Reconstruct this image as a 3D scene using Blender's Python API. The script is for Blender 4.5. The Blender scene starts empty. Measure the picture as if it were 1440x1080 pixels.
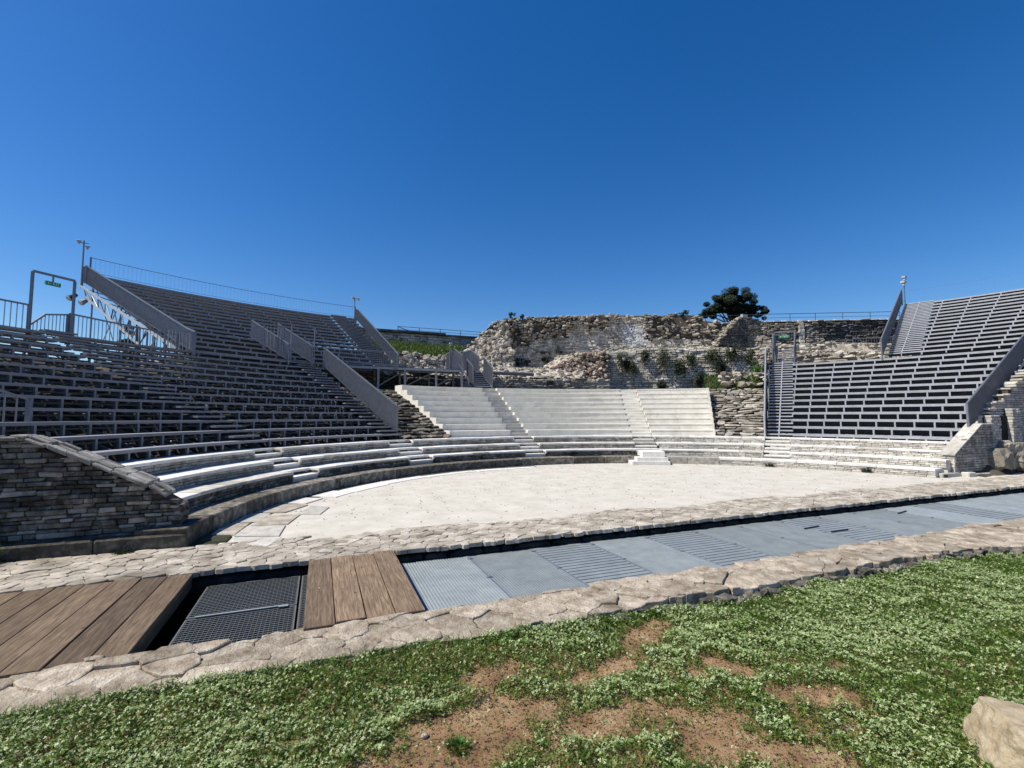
import bpy, math, random
import numpy as np
from mathutils import Vector, Matrix, noise

rnd = random.Random(7)
nrs = np.random.RandomState(11)
rad = math.radians
sc = bpy.context.scene
COL = sc.collection

# ------------------------------------------------------------------ camera, sky, sun
cam_d = bpy.data.cameras.new('camera'); cam = bpy.data.objects.new('camera', cam_d); COL.objects.link(cam)
cam.location = (-6.79, -5.96, 1.6)
cam.rotation_euler = (rad(90 + 3.957), 0, rad(-22))
cam_d.sensor_width = 36; cam_d.lens = 16.625; cam_d.clip_start = .05; cam_d.clip_end = 4000
sc.camera = cam
SUN_AZ, SUN_EL = rad(171), rad(54)
sun_dir = Vector((math.cos(SUN_AZ) * math.cos(SUN_EL), math.sin(SUN_AZ) * math.cos(SUN_EL), math.sin(SUN_EL)))
world = bpy.data.worlds.new('World'); sc.world = world; world.use_nodes = True
wn = world.node_tree.nodes; wl = world.node_tree.links
bg = wn['Background']; sky = wn.new('ShaderNodeTexSky')
sky.sky_type = 'NISHITA'; sky.sun_disc = False
sky.sun_elevation = SUN_EL; sky.sun_rotation = math.atan2(sun_dir.x, sun_dir.y)
sky.altitude = 300; sky.air_density = 1.0; sky.dust_density = 0.4; sky.ozone_density = 3.0
hsv = wn.new('ShaderNodeHueSaturation'); hsv.inputs['Saturation'].default_value = 1.38; hsv.inputs['Hue'].default_value = .508; hsv.inputs['Value'].default_value = 1.08; wl.new(sky.outputs[0], hsv.inputs['Color'])
wl.new(hsv.outputs[0], bg.inputs[0]); bg.inputs[1].default_value = 0.098
sl = bpy.data.lights.new('sun', 'SUN'); sl.energy = 4.9; sl.angle = rad(.55); sl.color = (1, .945, .835)
so = bpy.data.objects.new('sun', sl); COL.objects.link(so)
so.rotation_euler = sun_dir.to_track_quat('Z', 'Y').to_euler()
vs = sc.view_settings; vs.view_transform = 'Standard'; vs.look = 'None'; vs.exposure = 0.3; vs.gamma = 1; vs.use_curve_mapping = False

# ------------------------------------------------------------------ materials
def new_mat(name):
    m = bpy.data.materials.new(name); m.use_nodes = True
    n = m.node_tree.nodes; l = m.node_tree.links
    return m, n, l, n['Principled BSDF']
def ramp(n, l, fac, stops):
    r = n.new('ShaderNodeValToRGB'); e = r.color_ramp.elements
    while len(e) < len(stops): e.new(.5)
    for k, (p, c) in enumerate(stops): e[k].position = p; e[k].color = (c[0], c[1], c[2], 1)
    l.new(fac, r.inputs[0]); return r.outputs[0]
def noise_tex(n, l, vec, scale, detail=4, rough=.6, dist=0.):
    t = n.new('ShaderNodeTexNoise'); t.inputs['Scale'].default_value = scale; t.inputs['Detail'].default_value = detail
    t.inputs['Roughness'].default_value = rough; t.inputs['Distortion'].default_value = dist
    l.new(vec, t.inputs['Vector']); return t.outputs['Fac']
def mixc(n, l, fac, a, b, mode='MIX'):
    m = n.new('ShaderNodeMix'); m.data_type = 'RGBA'; m.blend_type = mode
    for sock, v in ((0, fac), (6, a), (7, b)):
        if isinstance(v, (int, float)): m.inputs[sock].default_value = v
        elif isinstance(v, tuple): m.inputs[sock].default_value = (*v, 1)
        else: l.new(v, m.inputs[sock])
    return m.outputs[2]
def math_(n, l, op, a, b=0.):
    m = n.new('ShaderNodeMath'); m.operation = op
    for k, v in enumerate((a, b)):
        if isinstance(v, (int, float)): m.inputs[k].default_value = v
        else: l.new(v, m.inputs[k])
    return m.outputs[0]
def stone(name, dark, mid, light, stain=(.03, .028, .025), stain_lo=.62, stain_hi=.75, scale=6., bump=.5, bscale=40, var=.35, rough=.9, moss=None, bdist=.02, bands=0.):
    m, n, l, p = new_mat(name)
    g = n.new('ShaderNodeNewGeometry'); oi = n.new('ShaderNodeObjectInfo')
    pos = g.outputs['Position']
    r = math_(n, l, 'FRACT', math_(n, l, 'ADD', g.outputs['Random Per Island'], oi.outputs['Random']))
    nz = noise_tex(n, l, pos, scale, 8, .62)
    c = ramp(n, l, nz, [(.28, dark), (.5, mid), (.72, light)])
    tone = math_(n, l, 'ADD', math_(n, l, 'MULTIPLY', r, var), 1 - var * .5)
    cc = n.new('ShaderNodeCombineColor')
    l.new(tone, cc.inputs[0]); l.new(tone, cc.inputs[1]); l.new(math_(n, l, 'SUBTRACT', math_(n, l, 'MULTIPLY', tone, 1.06), .05), cc.inputs[2])
    c = mixc(n, l, 1., c, cc.outputs[0], 'MULTIPLY')
    big = noise_tex(n, l, pos, scale * .28, 7, .68, .4)
    st = ramp(n, l, big, [(stain_lo, (0, 0, 0)), (stain_hi, (1, 1, 1))])
    c = mixc(n, l, math_(n, l, 'MULTIPLY', st, .85), c, stain)
    fine = noise_tex(n, l, pos, scale * 9, 4, .7)
    sp = ramp(n, l, fine, [(.58, (0, 0, 0)), (.68, (1, 1, 1))])
    c = mixc(n, l, math_(n, l, 'MULTIPLY', sp, .35), c, stain)
    if moss:
        mz = noise_tex(n, l, pos, 1.7, 6, .7)
        c = mixc(n, l, ramp(n, l, mz, [(moss[1], (0, 0, 0)), (moss[1] + .08, (1, 1, 1))]), c, moss[0])
    l.new(c, p.inputs['Base Color']); p.inputs['Roughness'].default_value = rough
    p.inputs['Specular IOR Level'].default_value = .2
    b = n.new('ShaderNodeBump'); b.inputs['Strength'].default_value = bump; b.inputs['Distance'].default_value = bdist
    h = noise_tex(n, l, pos, bscale, 6, .7)
    if bands:
        mp = n.new('ShaderNodeMapping'); mp.inputs['Scale'].default_value = (.15, .15, 1); l.new(pos, mp.inputs[0])
        h = math_(n, l, 'ADD', h, math_(n, l, 'MULTIPLY', noise_tex(n, l, mp.outputs[0], bands, 4, .6), 1.6))
    l.new(h, b.inputs['Height']); l.new(b.outputs[0], p.inputs['Normal'])
    return m
M = {}
M['old'] = stone('weathered_limestone', (.17, .155, .13), (.32, .295, .25), (.50, .465, .40), stain_lo=.6, stain_hi=.72, bump=.7, var=.6)
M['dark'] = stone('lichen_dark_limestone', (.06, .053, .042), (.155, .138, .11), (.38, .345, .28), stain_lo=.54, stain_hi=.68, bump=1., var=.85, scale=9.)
M['pale'] = stone('pale_new_limestone', (.56, .535, .485), (.68, .655, .60), (.76, .735, .68), stain=(.30, .28, .24), stain_lo=.66, stain_hi=.8, bump=.15, var=.12)
M['cream'] = stone('cream_limestone', (.36, .335, .285), (.50, .47, .41), (.62, .59, .52), stain=(.12, .11, .095), stain_lo=.6, stain_hi=.74, bump=.5, var=.45)
M['white'] = stone('cast_white_stone', (.60, .565, .48), (.70, .665, .575), (.78, .745, .65), stain=(.46, .415, .34), stain_lo=.55, stain_hi=.78, scale=3, bump=.12, bscale=60, var=.07, bands=26.)
M['ruin'] = stone('ruin_rubble_stone', (.15, .135, .11), (.36, .325, .27), (.60, .555, .47), stain=(.035, .03, .024), stain_lo=.56, stain_hi=.66, scale=2.2, bump=1., bscale=14, var=.7, bdist=.05)
M['ruinw'] = stone('ruin_wall_stone', (.27, .245, .20), (.50, .46, .39), (.68, .64, .555), stain=(.07, .06, .045), stain_lo=.6, stain_hi=.72, scale=1.9, bump=.9, bscale=18, var=.75, bdist=.03)
M['ruinp'] = stone('patched_wall_stone', (.45, .45, .44), (.58, .58, .57), (.68, .68, .67), stain=(.3, .3, .3), scale=2, bump=.6, var=.3)
M['rubl'] = stone('pale_rubble_rock', (.19, .165, .125), (.38, .34, .275), (.60, .555, .465), stain=(.07, .06, .045), stain_lo=.56, stain_hi=.68, scale=2.4, bump=1., bscale=10, var=.65, bdist=.06)
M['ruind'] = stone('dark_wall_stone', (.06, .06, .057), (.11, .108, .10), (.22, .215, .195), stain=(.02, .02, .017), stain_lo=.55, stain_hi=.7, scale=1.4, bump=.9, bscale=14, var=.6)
M['strip'] = stone('ochre_rough_stone', (.23, .175, .12), (.43, .36, .27), (.64, .57, .455), stain=(.13, .085, .055), stain_lo=.56, stain_hi=.7, scale=6., bump=1., bscale=11, var=.4, bdist=.06)
M['pave'] = stone('crazy_paving_stone', (.22, .185, .14), (.41, .36, .29), (.60, .55, .46), stain=(.13, .11, .085), stain_lo=.55, stain_hi=.7, scale=4., bump=.8, bscale=30, var=.4)
M['gap'] = stone('mortar_and_earth', (.05, .043, .036), (.085, .072, .058), (.13, .112, .09), bump=.8, var=.1)
M['black'] = stone('shade_black_stone', (.012, .012, .012), (.022, .022, .022), (.045, .044, .042), bump=1., var=.5)  # near-black: damp stone with the shade of trench and recess painted in
M['rock'] = stone('golden_boulder_rock', (.26, .19, .11), (.42, .34, .22), (.58, .51, .38), stain=(.2, .14, .08), stain_lo=.6, stain_hi=.75, scale=7, bump=.8, bscale=45, var=.05)
M['gravel'] = stone('pale_gravel', (.45, .415, .345), (.53, .495, .42), (.60, .565, .485), stain=(.36, .325, .255), stain_lo=.6, stain_hi=.9, scale=2.3, bump=.22, bscale=28, var=.0, bdist=.01)
M['soil'] = stone('reddish_soil', (.18, .10, .05), (.315, .19, .10), (.46, .31, .18), stain=(.10, .065, .04), stain_lo=.62, stain_hi=.74, scale=5., bump=1., bscale=45, var=.0, bdist=.02)
M['earth'] = stone('hillside_earth', (.05, .045, .033), (.085, .076, .058), (.14, .125, .095), stain=(.04, .045, .02), stain_lo=.52, stain_hi=.62, scale=.8, bump=1., bscale=9, var=.0, bdist=.06)
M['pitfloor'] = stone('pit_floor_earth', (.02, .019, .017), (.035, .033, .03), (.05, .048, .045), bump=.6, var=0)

def metal(name, col, rough=.45, metallic=.35, var=.12, streak=0.):
    m, n, l, p = new_mat(name)
    g = n.new('ShaderNodeNewGeometry'); oi = n.new('ShaderNodeObjectInfo')
    nz = noise_tex(n, l, g.outputs['Position'], 5, 5, .6)
    c = ramp(n, l, nz, [(.3, tuple(x * .85 for x in col)), (.7, tuple(x * 1.12 for x in col))])
    t = math_(n, l, 'ADD', math_(n, l, 'MULTIPLY', oi.outputs['Random'], var), 1 - var * .5)
    cc = n.new('ShaderNodeCombineColor')
    for k in range(3): l.new(t, cc.inputs[k])
    c = mixc(n, l, 1., c, cc.outputs[0], 'MULTIPLY')
    l.new(c, p.inputs['Base Color']); p.inputs['Metallic'].default_value = metallic
    rr = noise_tex(n, l, g.outputs['Position'], 9, 3)
    l.new(math_(n, l, 'ADD', math_(n, l, 'MULTIPLY', rr, .25), rough - .12), p.inputs['Roughness'])
    return m
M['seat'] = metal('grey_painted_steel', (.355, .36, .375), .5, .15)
M['seatu'] = metal('dull_dark_steel', (.08, .085, .10), .6, .2)
M['rail'] = metal('galvanised_rail_steel', (.18, .187, .21), .42, .35)
M['seatl'] = metal('shaded_stand_steel', (.19, .195, .21), .5, .2)  # seat steel darkened: the shade on the left stands is put into its colour
M['tread'] = metal('pale_tread_steel', (.42, .43, .455), .45, .3)  # lighter than the seat fronts: sun on the seat tops put into the colour
M['grate'] = metal('galvanised_grating', (.29, .325, .33), .5, .15, .3)
M['gratef'] = metal('grating_frame_steel', (.24, .27, .30), .5, .4)
M['pitgrate'] = metal('dark_grating', (.13, .134, .128), .55, .1)
M['truss'] = metal('bright_truss_steel', (.50, .50, .50), .4, .4)
M['lampg'] = metal('lamp_housing_grey', (.45, .45, .44), .4, .2)
M['blackm'] = metal('black_steel', (.02, .02, .022), .5, .2)

def wood():
    m, n, l, p = new_mat('weathered_board_wood')
    g = n.new('ShaderNodeNewGeometry'); oi = n.new('ShaderNodeObjectInfo')
    mp = n.new('ShaderNodeMapping'); mp.inputs['Scale'].default_value = (46, 2.4, 46); l.new(g.outputs['Position'], mp.inputs[0])
    off = n.new('ShaderNodeVectorMath'); off.operation = 'ADD'
    cx = n.new('ShaderNodeCombineXYZ'); l.new(math_(n, l, 'MULTIPLY', oi.outputs['Random'], 50.), cx.inputs[0]); l.new(math_(n, l, 'MULTIPLY', oi.outputs['Random'], 30.), cx.inputs[1])
    l.new(mp.outputs[0], off.inputs[0]); l.new(cx.outputs[0], off.inputs[1])
    gr = noise_tex(n, l, off.outputs[0], 1.6, 7, .65, .6)
    c = ramp(n, l, gr, [(.3, (.07, .046, .03)), (.5, (.17, .118, .074)), (.7, (.29, .215, .142))])
    w = noise_tex(n, l, g.outputs['Position'], 3.5, 5, .6)
    c = mixc(n, l, math_(n, l, 'MULTIPLY', ramp(n, l, w, [(.45, (0, 0, 0)), (.7, (1, 1, 1))]), .4), c, (.10, .072, .05))
    kn = n.new('ShaderNodeTexVoronoi'); kn.inputs['Scale'].default_value = 4.2; l.new(g.outputs['Position'], kn.inputs['Vector'])
    c = mixc(n, l, ramp(n, l, kn.outputs['Distance'], [(.035, (1, 1, 1)), (.075, (0, 0, 0))]), c, (.05, .028, .018))
    t = math_(n, l, 'ADD', math_(n, l, 'MULTIPLY', oi.outputs['Random'], .85), .55)
    cc = n.new('ShaderNodeCombineColor'); [l.new(t, cc.inputs[k]) for k in range(3)]
    c = mixc(n, l, 1., c, cc.outputs[0], 'MULTIPLY')
    l.new(c, p.inputs['Base Color']); p.inputs['Roughness'].default_value = .75; p.inputs['Specular IOR Level'].default_value = .25
    b = n.new('ShaderNodeBump'); b.inputs['Strength'].default_value = .6; b.inputs['Distance'].default_value = .006
    l.new(gr, b.inputs['Height']); l.new(b.outputs[0], p.inputs['Normal'])
    return m
M['wood'] = wood()
def leaf(name, cols, trans=.35, rough=.45, patch=None):
    m, n, l, p = new_mat(name)
    g = n.new('ShaderNodeNewGeometry')
    c = ramp(n, l, g.outputs['Random Per Island'], [(k / max(1, len(cols) - 1), q) for k, q in enumerate(cols)])
    if patch:
        z = noise_tex(n, l, g.outputs['Position'], patch[1], 4, .6)
        c = mixc(n, l, ramp(n, l, z, [(.42, (0, 0, 0)), (.6, (1, 1, 1))]), c, patch[0], 'MULTIPLY')
    l.new(c, p.inputs['Base Color']); p.inputs['Roughness'].default_value = rough
    p.inputs['Specular IOR Level'].default_value = .35
    tr = n.new('ShaderNodeBsdfTranslucent'); l.new(c, tr.inputs[0])
    mx = n.new('ShaderNodeMixShader'); mx.inputs[0].default_value = trans
    l.new(p.outputs[0], mx.inputs[1]); l.new(tr.outputs[0], mx.inputs[2]); l.new(mx.outputs[0], n['Material Output'].inputs[0])
    return m
M['clover'] = leaf('clover_leaf', [(.028, .065, .006), (.055, .11, .010), (.11, .18, .02), (.22, .29, .05)], .3)
M['cloverp'] = leaf('pale_clover_leaf', [(.18, .27, .07), (.34, .43, .17), (.56, .62, .36)], .18)  # pale tones carry the gloss of lit leaves on the upper clover
M['grass'] = leaf('grass_blade', [(.025, .085, .008), (.05, .15, .012), (.09, .20, .02), (.26, .24, .10)], .35)
M['dry'] = leaf('dry_grass', [(.20, .16, .085), (.32, .26, .15), (.12, .13, .05)], .2)
M['pine'] = leaf('pine_needle', [(.014, .028, .012), (.022, .042, .017), (.035, .06, .022)], .15, .6)
M['bush'] = leaf('dark_bush_leaf', [(.02, .03, .013), (.035, .05, .02), (.06, .075, .03)], .2, .6)
M['bank'] = leaf('bank_grass_blade', [(.045, .08, .015), (.075, .13, .022), (.13, .17, .04)], .35)
M['bark'] = stone('pine_bark', (.07, .055, .045), (.12, .10, .085), (.20, .17, .14), bump=1., var=0)
def plain(name, col, rough=.5):
    m, n, l, p = new_mat(name); g = n.new('ShaderNodeNewGeometry')
    c = ramp(n, l, noise_tex(n, l, g.outputs['Position'], 8), [(.3, tuple(x * .85 for x in col)), (.7, tuple(min(1, x * 1.1) for x in col))])
    l.new(c, p.inputs['Base Color']); p.inputs['Roughness'].default_value = rough; return m
M['green'] = plain('exit_green', (.02, .22, .10)); M['signw'] = plain('exit_white', (.75, .78, .75))

# ------------------------------------------------------------------ object helpers
def tag(o, label=None, cat=None, group=None, kind=None):
    if label: o['label'] = label
    if cat: o['category'] = cat
    if group: o['group'] = group
    if kind: o['kind'] = kind
    return o
def thing(name, label, cat, loc=(0, 0, 0), group=None):
    o = bpy.data.objects.new(name, None); COL.objects.link(o); o.location = loc; o.empty_display_size = .2
    return tag(o, label, cat, group)
def link(name, me, mat, parent=None, loc=None, kind=None, label=None):
    o = bpy.data.objects.new(name, me); COL.objects.link(o)
    if mat is not None and len(me.materials) == 0: me.materials.append(mat)
    base = Vector((0, 0, 0)); p = parent
    while p is not None: base = base + p.location; p = p.parent
    o.location = (Vector(loc) if loc is not None else Vector((0, 0, 0))) - base
    if parent is not None: o.parent = parent
    if kind: o['kind'] = kind
    if label: o['label'] = label
    return o
class MB:
    def __init__(s): s.v = []; s.f = []
    def add(s, vs_, fs):
        b = len(s.v); s.v.extend([tuple(map(float, q)) for q in vs_]); s.f.extend([tuple(b + i for i in q) for q in fs])
    def box(s, a, b):
        x0, y0, z0 = a; x1, y1, z1 = b
        s.add([(x0, y0, z0), (x1, y0, z0), (x1, y1, z0), (x0, y1, z0), (x0, y0, z1), (x1, y0, z1), (x1, y1, z1), (x0, y1, z1)],
              [(0, 3, 2, 1), (4, 5, 6, 7), (0, 1, 5, 4), (1, 2, 6, 5), (2, 3, 7, 6), (3, 0, 4, 7)])
    def bar(s, p, q, w, h, up=(0, 0, 1)):
        p = Vector(p); q = Vector(q); d = (q - p).normalized(); up = Vector(up)
        if abs(d.dot(up)) > .98: up = Vector((1, 0, 0))
        x = d.cross(up).normalized() * w * .5; y = x.cross(d).normalized() * h * .5
        vs_ = [p - x - y, p + x - y, p + x + y, p - x + y, q - x - y, q + x - y, q + x + y, q - x + y]
        s.add(vs_, [(3, 2, 1, 0), (4, 5, 6, 7), (0, 1, 5, 4), (1, 2, 6, 5), (2, 3, 7, 6), (3, 0, 4, 7)])
    def tube(s, p, q, r, n=8, r2=None):
        p = Vector(p); q = Vector(q); d = (q - p).normalized(); u = d.orthogonal().normalized(); w = d.cross(u); r2 = r if r2 is None else r2
        a = [p + (u * math.cos(t) + w * math.sin(t)) * r for t in [2 * math.pi * k / n for k in range(n)]]
        b = [q + (u * math.cos(t) + w * math.sin(t)) * r2 for t in [2 * math.pi * k / n for k in range(n)]]
        s.add(a + b, [(k, (k + 1) % n, n + (k + 1) % n, n + k) for k in range(n)] + [tuple(range(n - 1, -1, -1)), tuple(range(n, 2 * n))])
    def prism(s, pts, off):   # closed polygon of 3d points extruded by vector
        n = len(pts); off = Vector(off); a = [Vector(p) for p in pts]
        s.add(a + [p + off for p in a], [tuple(range(n - 1, -1, -1)), tuple(range(n, 2 * n))] + [(k, (k + 1) % n, n + (k + 1) % n, n + k) for k in range(n)])
    def arc(s, r0, r1, z0, z1, a0, a1, step=2.5):   # curved block about the orchestra centre, degrees
        n = max(1, int(math.ceil(abs(a1 - a0) / step))); vs_ = []
        for k in range(n + 1):
            t = rad(a0 + (a1 - a0) * k / n); c, q = math.cos(t), math.sin(t)
            vs_ += [(r0 * c, r0 * q, z0), (r1 * c, r1 * q, z0), (r1 * c, r1 * q, z1), (r0 * c, r0 * q, z1)]
        fs = [(0, 1, 2, 3), (4 * n + 3, 4 * n + 2, 4 * n + 1, 4 * n)]
        for k in range(n):
            b = 4 * k
            for i in range(4): fs.append((b + i, b + 4 + i, b + 4 + (i + 1) % 4, b + (i + 1) % 4))
        s.add(vs_, fs)
    def mesh(s, name, smooth=False):
        me = bpy.data.meshes.new(name); me.from_pydata(s.v, [], s.f); me.validate(); me.update()
        if smooth: me.shade_smooth()
        return me
    def build(s, name, mat, parent=None, kind=None, label=None, smooth=False, bevel=0):
        # the object's origin sits at its own centre
        a = np.array(s.v); c = (a.min(0) + a.max(0)) / 2; s.v = [tuple(q) for q in a - c]
        me = s.mesh(name, smooth); o = link(name, me, mat, parent, c, kind, label)
        if bevel:
            b = o.modifiers.new('bevel', 'BEVEL'); b.width = bevel; b.segments = 1; b.limit_method = 'ANGLE'
        return o
def pol(r, a, z=0.): return Vector((r * math.cos(rad(a)), r * math.sin(rad(a)), z))

# --- chamfered, slightly irregular stone blocks: shared meshes, 44 triangles each
def block_data(seed, cx=.07, cy=.07, cz=.12, jit=.05):
    r = random.Random(seed); vs_ = []; idx = {}
    for sx in (-1, 1):
        for sy in (-1, 1):
            for sz in (-1, 1):
                j = [r.uniform(-jit, jit) for _ in range(3)]
                for ax in range(3):
                    p = [sx * .5, sy * .5, sz * .5]
                    for q, c in enumerate((cx, cy, cz)):
                        if q != ax: p[q] -= (sx, sy, sz)[q] * c * r.uniform(.6, 1.4)
                        p[q] += j[q] * (.5 if q == ax else 1)
                    idx[(sx, sy, sz, ax)] = len(vs_); vs_.append(p)
    fs = []
    def quad(c, keys):
        f = [idx[k] for k in keys]; a, b, d = [Vector(vs_[i]) for i in f[:3]]
        m = sum((Vector(vs_[i]) for i in f), Vector()) / len(f)
        if (b - a).cross(d - b).dot(m) < 0: f.reverse()
        fs.append(tuple(f))
    S = (-1, 1)
    for s in S:
        quad(0, [(s, -1, -1, 0), (s, 1, -1, 0), (s, 1, 1, 0), (s, -1, 1, 0)])
        quad(0, [(-1, s, -1, 1), (1, s, -1, 1), (1, s, 1, 1), (-1, s, 1, 1)])
        quad(0, [(-1, -1, s, 2), (1, -1, s, 2), (1, 1, s, 2), (-1, 1, s, 2)])
    for s in S:
        for t in S:
            quad(0, [(s, t, -1, 0), (s, t, 1, 0), (s, t, 1, 1), (s, t, -1, 1)])
            quad(0, [(s, -1, t, 0), (s, 1, t, 0), (s, 1, t, 2), (s, -1, t, 2)])
            quad(0, [(-1, s, t, 1), (1, s, t, 1), (1, s, t, 2), (-1, s, t, 2)])
            for u in S: quad(0, [(s, t, u, 0), (s, t, u, 1), (s, t, u, 2)])
    return np.array(vs_), fs
BLK = [block_data(k) for k in range(10)]
MED = [block_data(30 + k, .05, .1, .13, .075) for k in range(10)]
ROUGH = [block_data(50 + k, .14, .16, .22, .12) for k in range(10)]
def lump_data(seed, flat=1.):
    import bmesh
    bm = bmesh.new(); bmesh.ops.create_icosphere(bm, subdivisions=1, radius=.5)
    o = Vector((seed * 7.3, seed * 3.1, 0))
    for v in bm.verts:
        n_ = noise.noise(v.co * 2.2 + o); v.co *= 1 + n_ * .75
        for ax in range(3): v.co[ax] = max(-.38, min(.38, v.co[ax])) * 1.25
    vs_ = np.array([tuple(v.co) for v in bm.verts]); fs = [tuple(v.index for v in f.verts) for f in bm.faces]; bm.free()
    return vs_, fs
LUMP = [lump_data(k) for k in range(12)]
_shared = {}
def shared(kind, k, mat):
    key = (id(kind), k, mat.name)
    if key not in _shared:
        me = bpy.data.meshes.new('stone_block'); v, f = kind[k]
        me.from_pydata([tuple(q) for q in v], [], f); me.update(); me.materials.append(mat); _shared[key] = me
    return _shared[key]
def piece(name, kind, k, mat, parent, mat4):
    me = shared(kind, k, mat); o = bpy.data.objects.new(name, me); COL.objects.link(o)
    base = Vector((0, 0, 0)); p = parent
    while p is not None: base = base + p.location; p = p.parent
    o.parent = parent; o.matrix_basis = Matrix.Translation(-base) @ mat4
    return o
def frame(center, tangent, normal, size, roll=0., tilt=0., yaw=0.):
    # size: (along tangent, along normal depth, height)
    t = Vector(tangent).normalized(); n_ = Vector(normal).normalized(); u = t.cross(n_).normalized()
    if u.z < 0: u = -u; 
    R = Matrix((t, n_, u)).transposed()
    R = R @ Matrix.Rotation(roll, 3, 'Y') @ Matrix.Rotation(tilt, 3, 'X') @ Matrix.Rotation(yaw, 3, 'Z')
    S = Matrix.Diagonal(Vector(size))
    m = (R @ S).to_4x4(); m.translation = Vector(center); return m
def merge(name, kind, items, mat, parent=None, label=None, kindtag='stuff'):
    if not items: return None
    V = []; F = []; b = 0
    for k, m in items:
        v, f = kind[k]; A = np.array(m)
        V.append(v @ A[:3, :3].T + A[:3, 3])
        flip = np.linalg.det(A[:3, :3]) < 0
        F.extend([tuple(b + i for i in (q[::-1] if flip else q)) for q in f]); b += len(v)
    V = np.concatenate(V); c = (V.min(0) + V.max(0)) / 2
    me = bpy.data.meshes.new(name); me.from_pydata((V - c).tolist(), [], F); me.update()
    return link(name, me, mat, parent, c, kindtag, label)
def lay(items, kind, mat, parent, name='stone', limit=290, rest='small_stones'):
    """items (size_key, variant, matrix): the ones that show largest become parts, the rest one stuff part"""
    cp = cam.location
    items = sorted(items, key=lambda q: (q[2].translation - cp).length / max(.02, q[0]))
    for s_, k, m in items[:limit]: piece(name, kind, k, mat, parent, m)
    merge(rest, kind, [(k, m) for s_, k, m in items[limit:]], mat, parent)

def masonry(surf, u0, u1, z0, ztop, hrange, wrange, depth, rough=.0, gap=.012, skip=None, jit=.01, zbot=None, r=rnd):
    """courses of stones on a wall surface. surf(u, z) -> (point, tangent, outward normal); u in metres along the wall"""
    out = []; z = z0
    while True:
        h = r.uniform(*hrange); zmax = max(ztop(u0 + (u1 - u0) * k / 24) for k in range(25))
        if z + h * .4 > zmax: break
        u = u0 - r.uniform(0, wrange[0])
        while u < u1:
            w = r.uniform(*wrange) * (1 if r.random() > .15 else 1.5)
            a, b = max(u, u0), min(u + w, u1); u += w
            if b - a < .03: continue
            mid = (a + b) / 2; zt = ztop(mid); zb = zbot(mid) if zbot else -99
            if z + h * .5 > zt or z + h * .5 < zb: continue
            hh = min(h, zt - z) if zt - z > h * .5 else h
            if skip and skip(mid, z + h / 2): continue
            p, t, n_ = surf(mid, z + hh / 2)
            j = r.uniform(-jit, jit)
            m = frame(p + Vector(n_) * (j - depth / 2), t, n_, (b - a - gap, depth, hh - gap), r.gauss(0, rough), r.gauss(0, rough), r.gauss(0, rough))
            out.append((max(.04, min(b - a, hh * 2)), r.randrange(10), m))
        z += h
    return out
def arcsurf(R, lean=0.):
    def s(u, z):
        a = u / R; rr = R + lean * z
        n_ = Vector((-math.cos(a), -math.sin(a), 0)); t = Vector((-math.sin(a), math.cos(a), 0))
        return Vector((rr * math.cos(a), rr * math.sin(a), z)), t, n_
    return s
def flatsurf(o, t, n_):
    o = Vector(o); t = Vector(t).normalized(); n_ = Vector(n_).normalized()
    def s(u, z): p = o + t * u; p.z = z; return p, t, n_
    return s

# ------------------------------------------------------------------ ground
mb = MB(); mb.box((-1500, -1500, -1.6), (1500, 1500, -1.35)); tag(mb.build('ground', M['earth']), kind='structure')
# orchestra floor
mb = MB(); R0 = 8.42; pts = [(-15, .0, 0), (13.5, .0, 0), (13.5, 1.5, 0)]
for k in range(0, 81):
    a = rad(10 + 162.5 * k / 80); pts.append((R0 * math.cos(a), R0 * math.sin(a), 0))
pts.append((-15, 1.3, 0))
pts = [Vector(p) for p in pts]
mb.prism([p + Vector((0, 0, -.3)) for p in pts], (0, 0, .3)); o = mb.build('orchestra_floor', M['gravel']); tag(o, kind='structure')

M['speck'] = stone('dark_speck_pebble', (.26, .235, .19), (.38, .35, .29), (.5, .46, .38), var=.6)
pb = []
for _ in range(3800):
    x = rnd.uniform(-8.2, 9); y = rnd.uniform(.9, 8.3)
    if math.hypot(x, y) > 8.3: continue
    s_ = .006 + .022 * rnd.random() ** 4
    if math.hypot(x, y) > 7.9: s_ *= 1.6
    pb.append((rnd.randrange(12), Matrix.Translation((x, y, s_ * .2)) @ Matrix.Rotation(rnd.uniform(0, 6), 4, 'Z') @ Matrix.Diagonal((s_ * 1.3, s_, s_ * .6, 1))))
tag(merge('loose_pebbles', LUMP, pb, M['speck']), 'loose small pebbles scattered over the pale gravel floor', 'pebbles')
# hillside (dark earth and rubble below the raised stands)
def hill_z(R, a):
    lim = 3.3 if a > 103 else (3.95 if a < 37 else 2.6)
    z = min(.43 * (R - 9.2) - .35, lim)
    if 37 <= a <= 103 and R > 14.9: z = min(lim, 2.8)
    if 37 <= a <= 48.5 and R < 20: z = min(.3 * (R - 9.6) - .2, 2.6)
    if a < 8.9: z = -.02
    if 99 < a < 122 and R > 18: z = min(.43 * (R - 9.2) - .35, 5.0)
    if 39 <= a <= 96 and R > 27: z = 7.2 if a < 81 else (6.4 if R > 28 else 2.8)
    if a < 39 and R > 31: z = 6.8
    if R > 60: z -= (R - 60) * .12
    return max(z, -1.3)
mb = MB(); Rs = [8.9, 9.5, 10.3, 11, 12, 13, 14, 15, 16, 17, 18.5, 20, 22, 25, 27, 29, 32, 40, 60, 75, 95, 130]; As = list(range(-6, 190, 3))
vs_ = []
for a in As:
    for R in Rs:
        n_ = noise.noise(Vector((R * math.cos(rad(a)), R * math.sin(rad(a)), 0)) * .8) * .18
        p = pol(R, a, hill_z(R, a) + n_ * (R > 9.6)); vs_.append(p)
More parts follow.
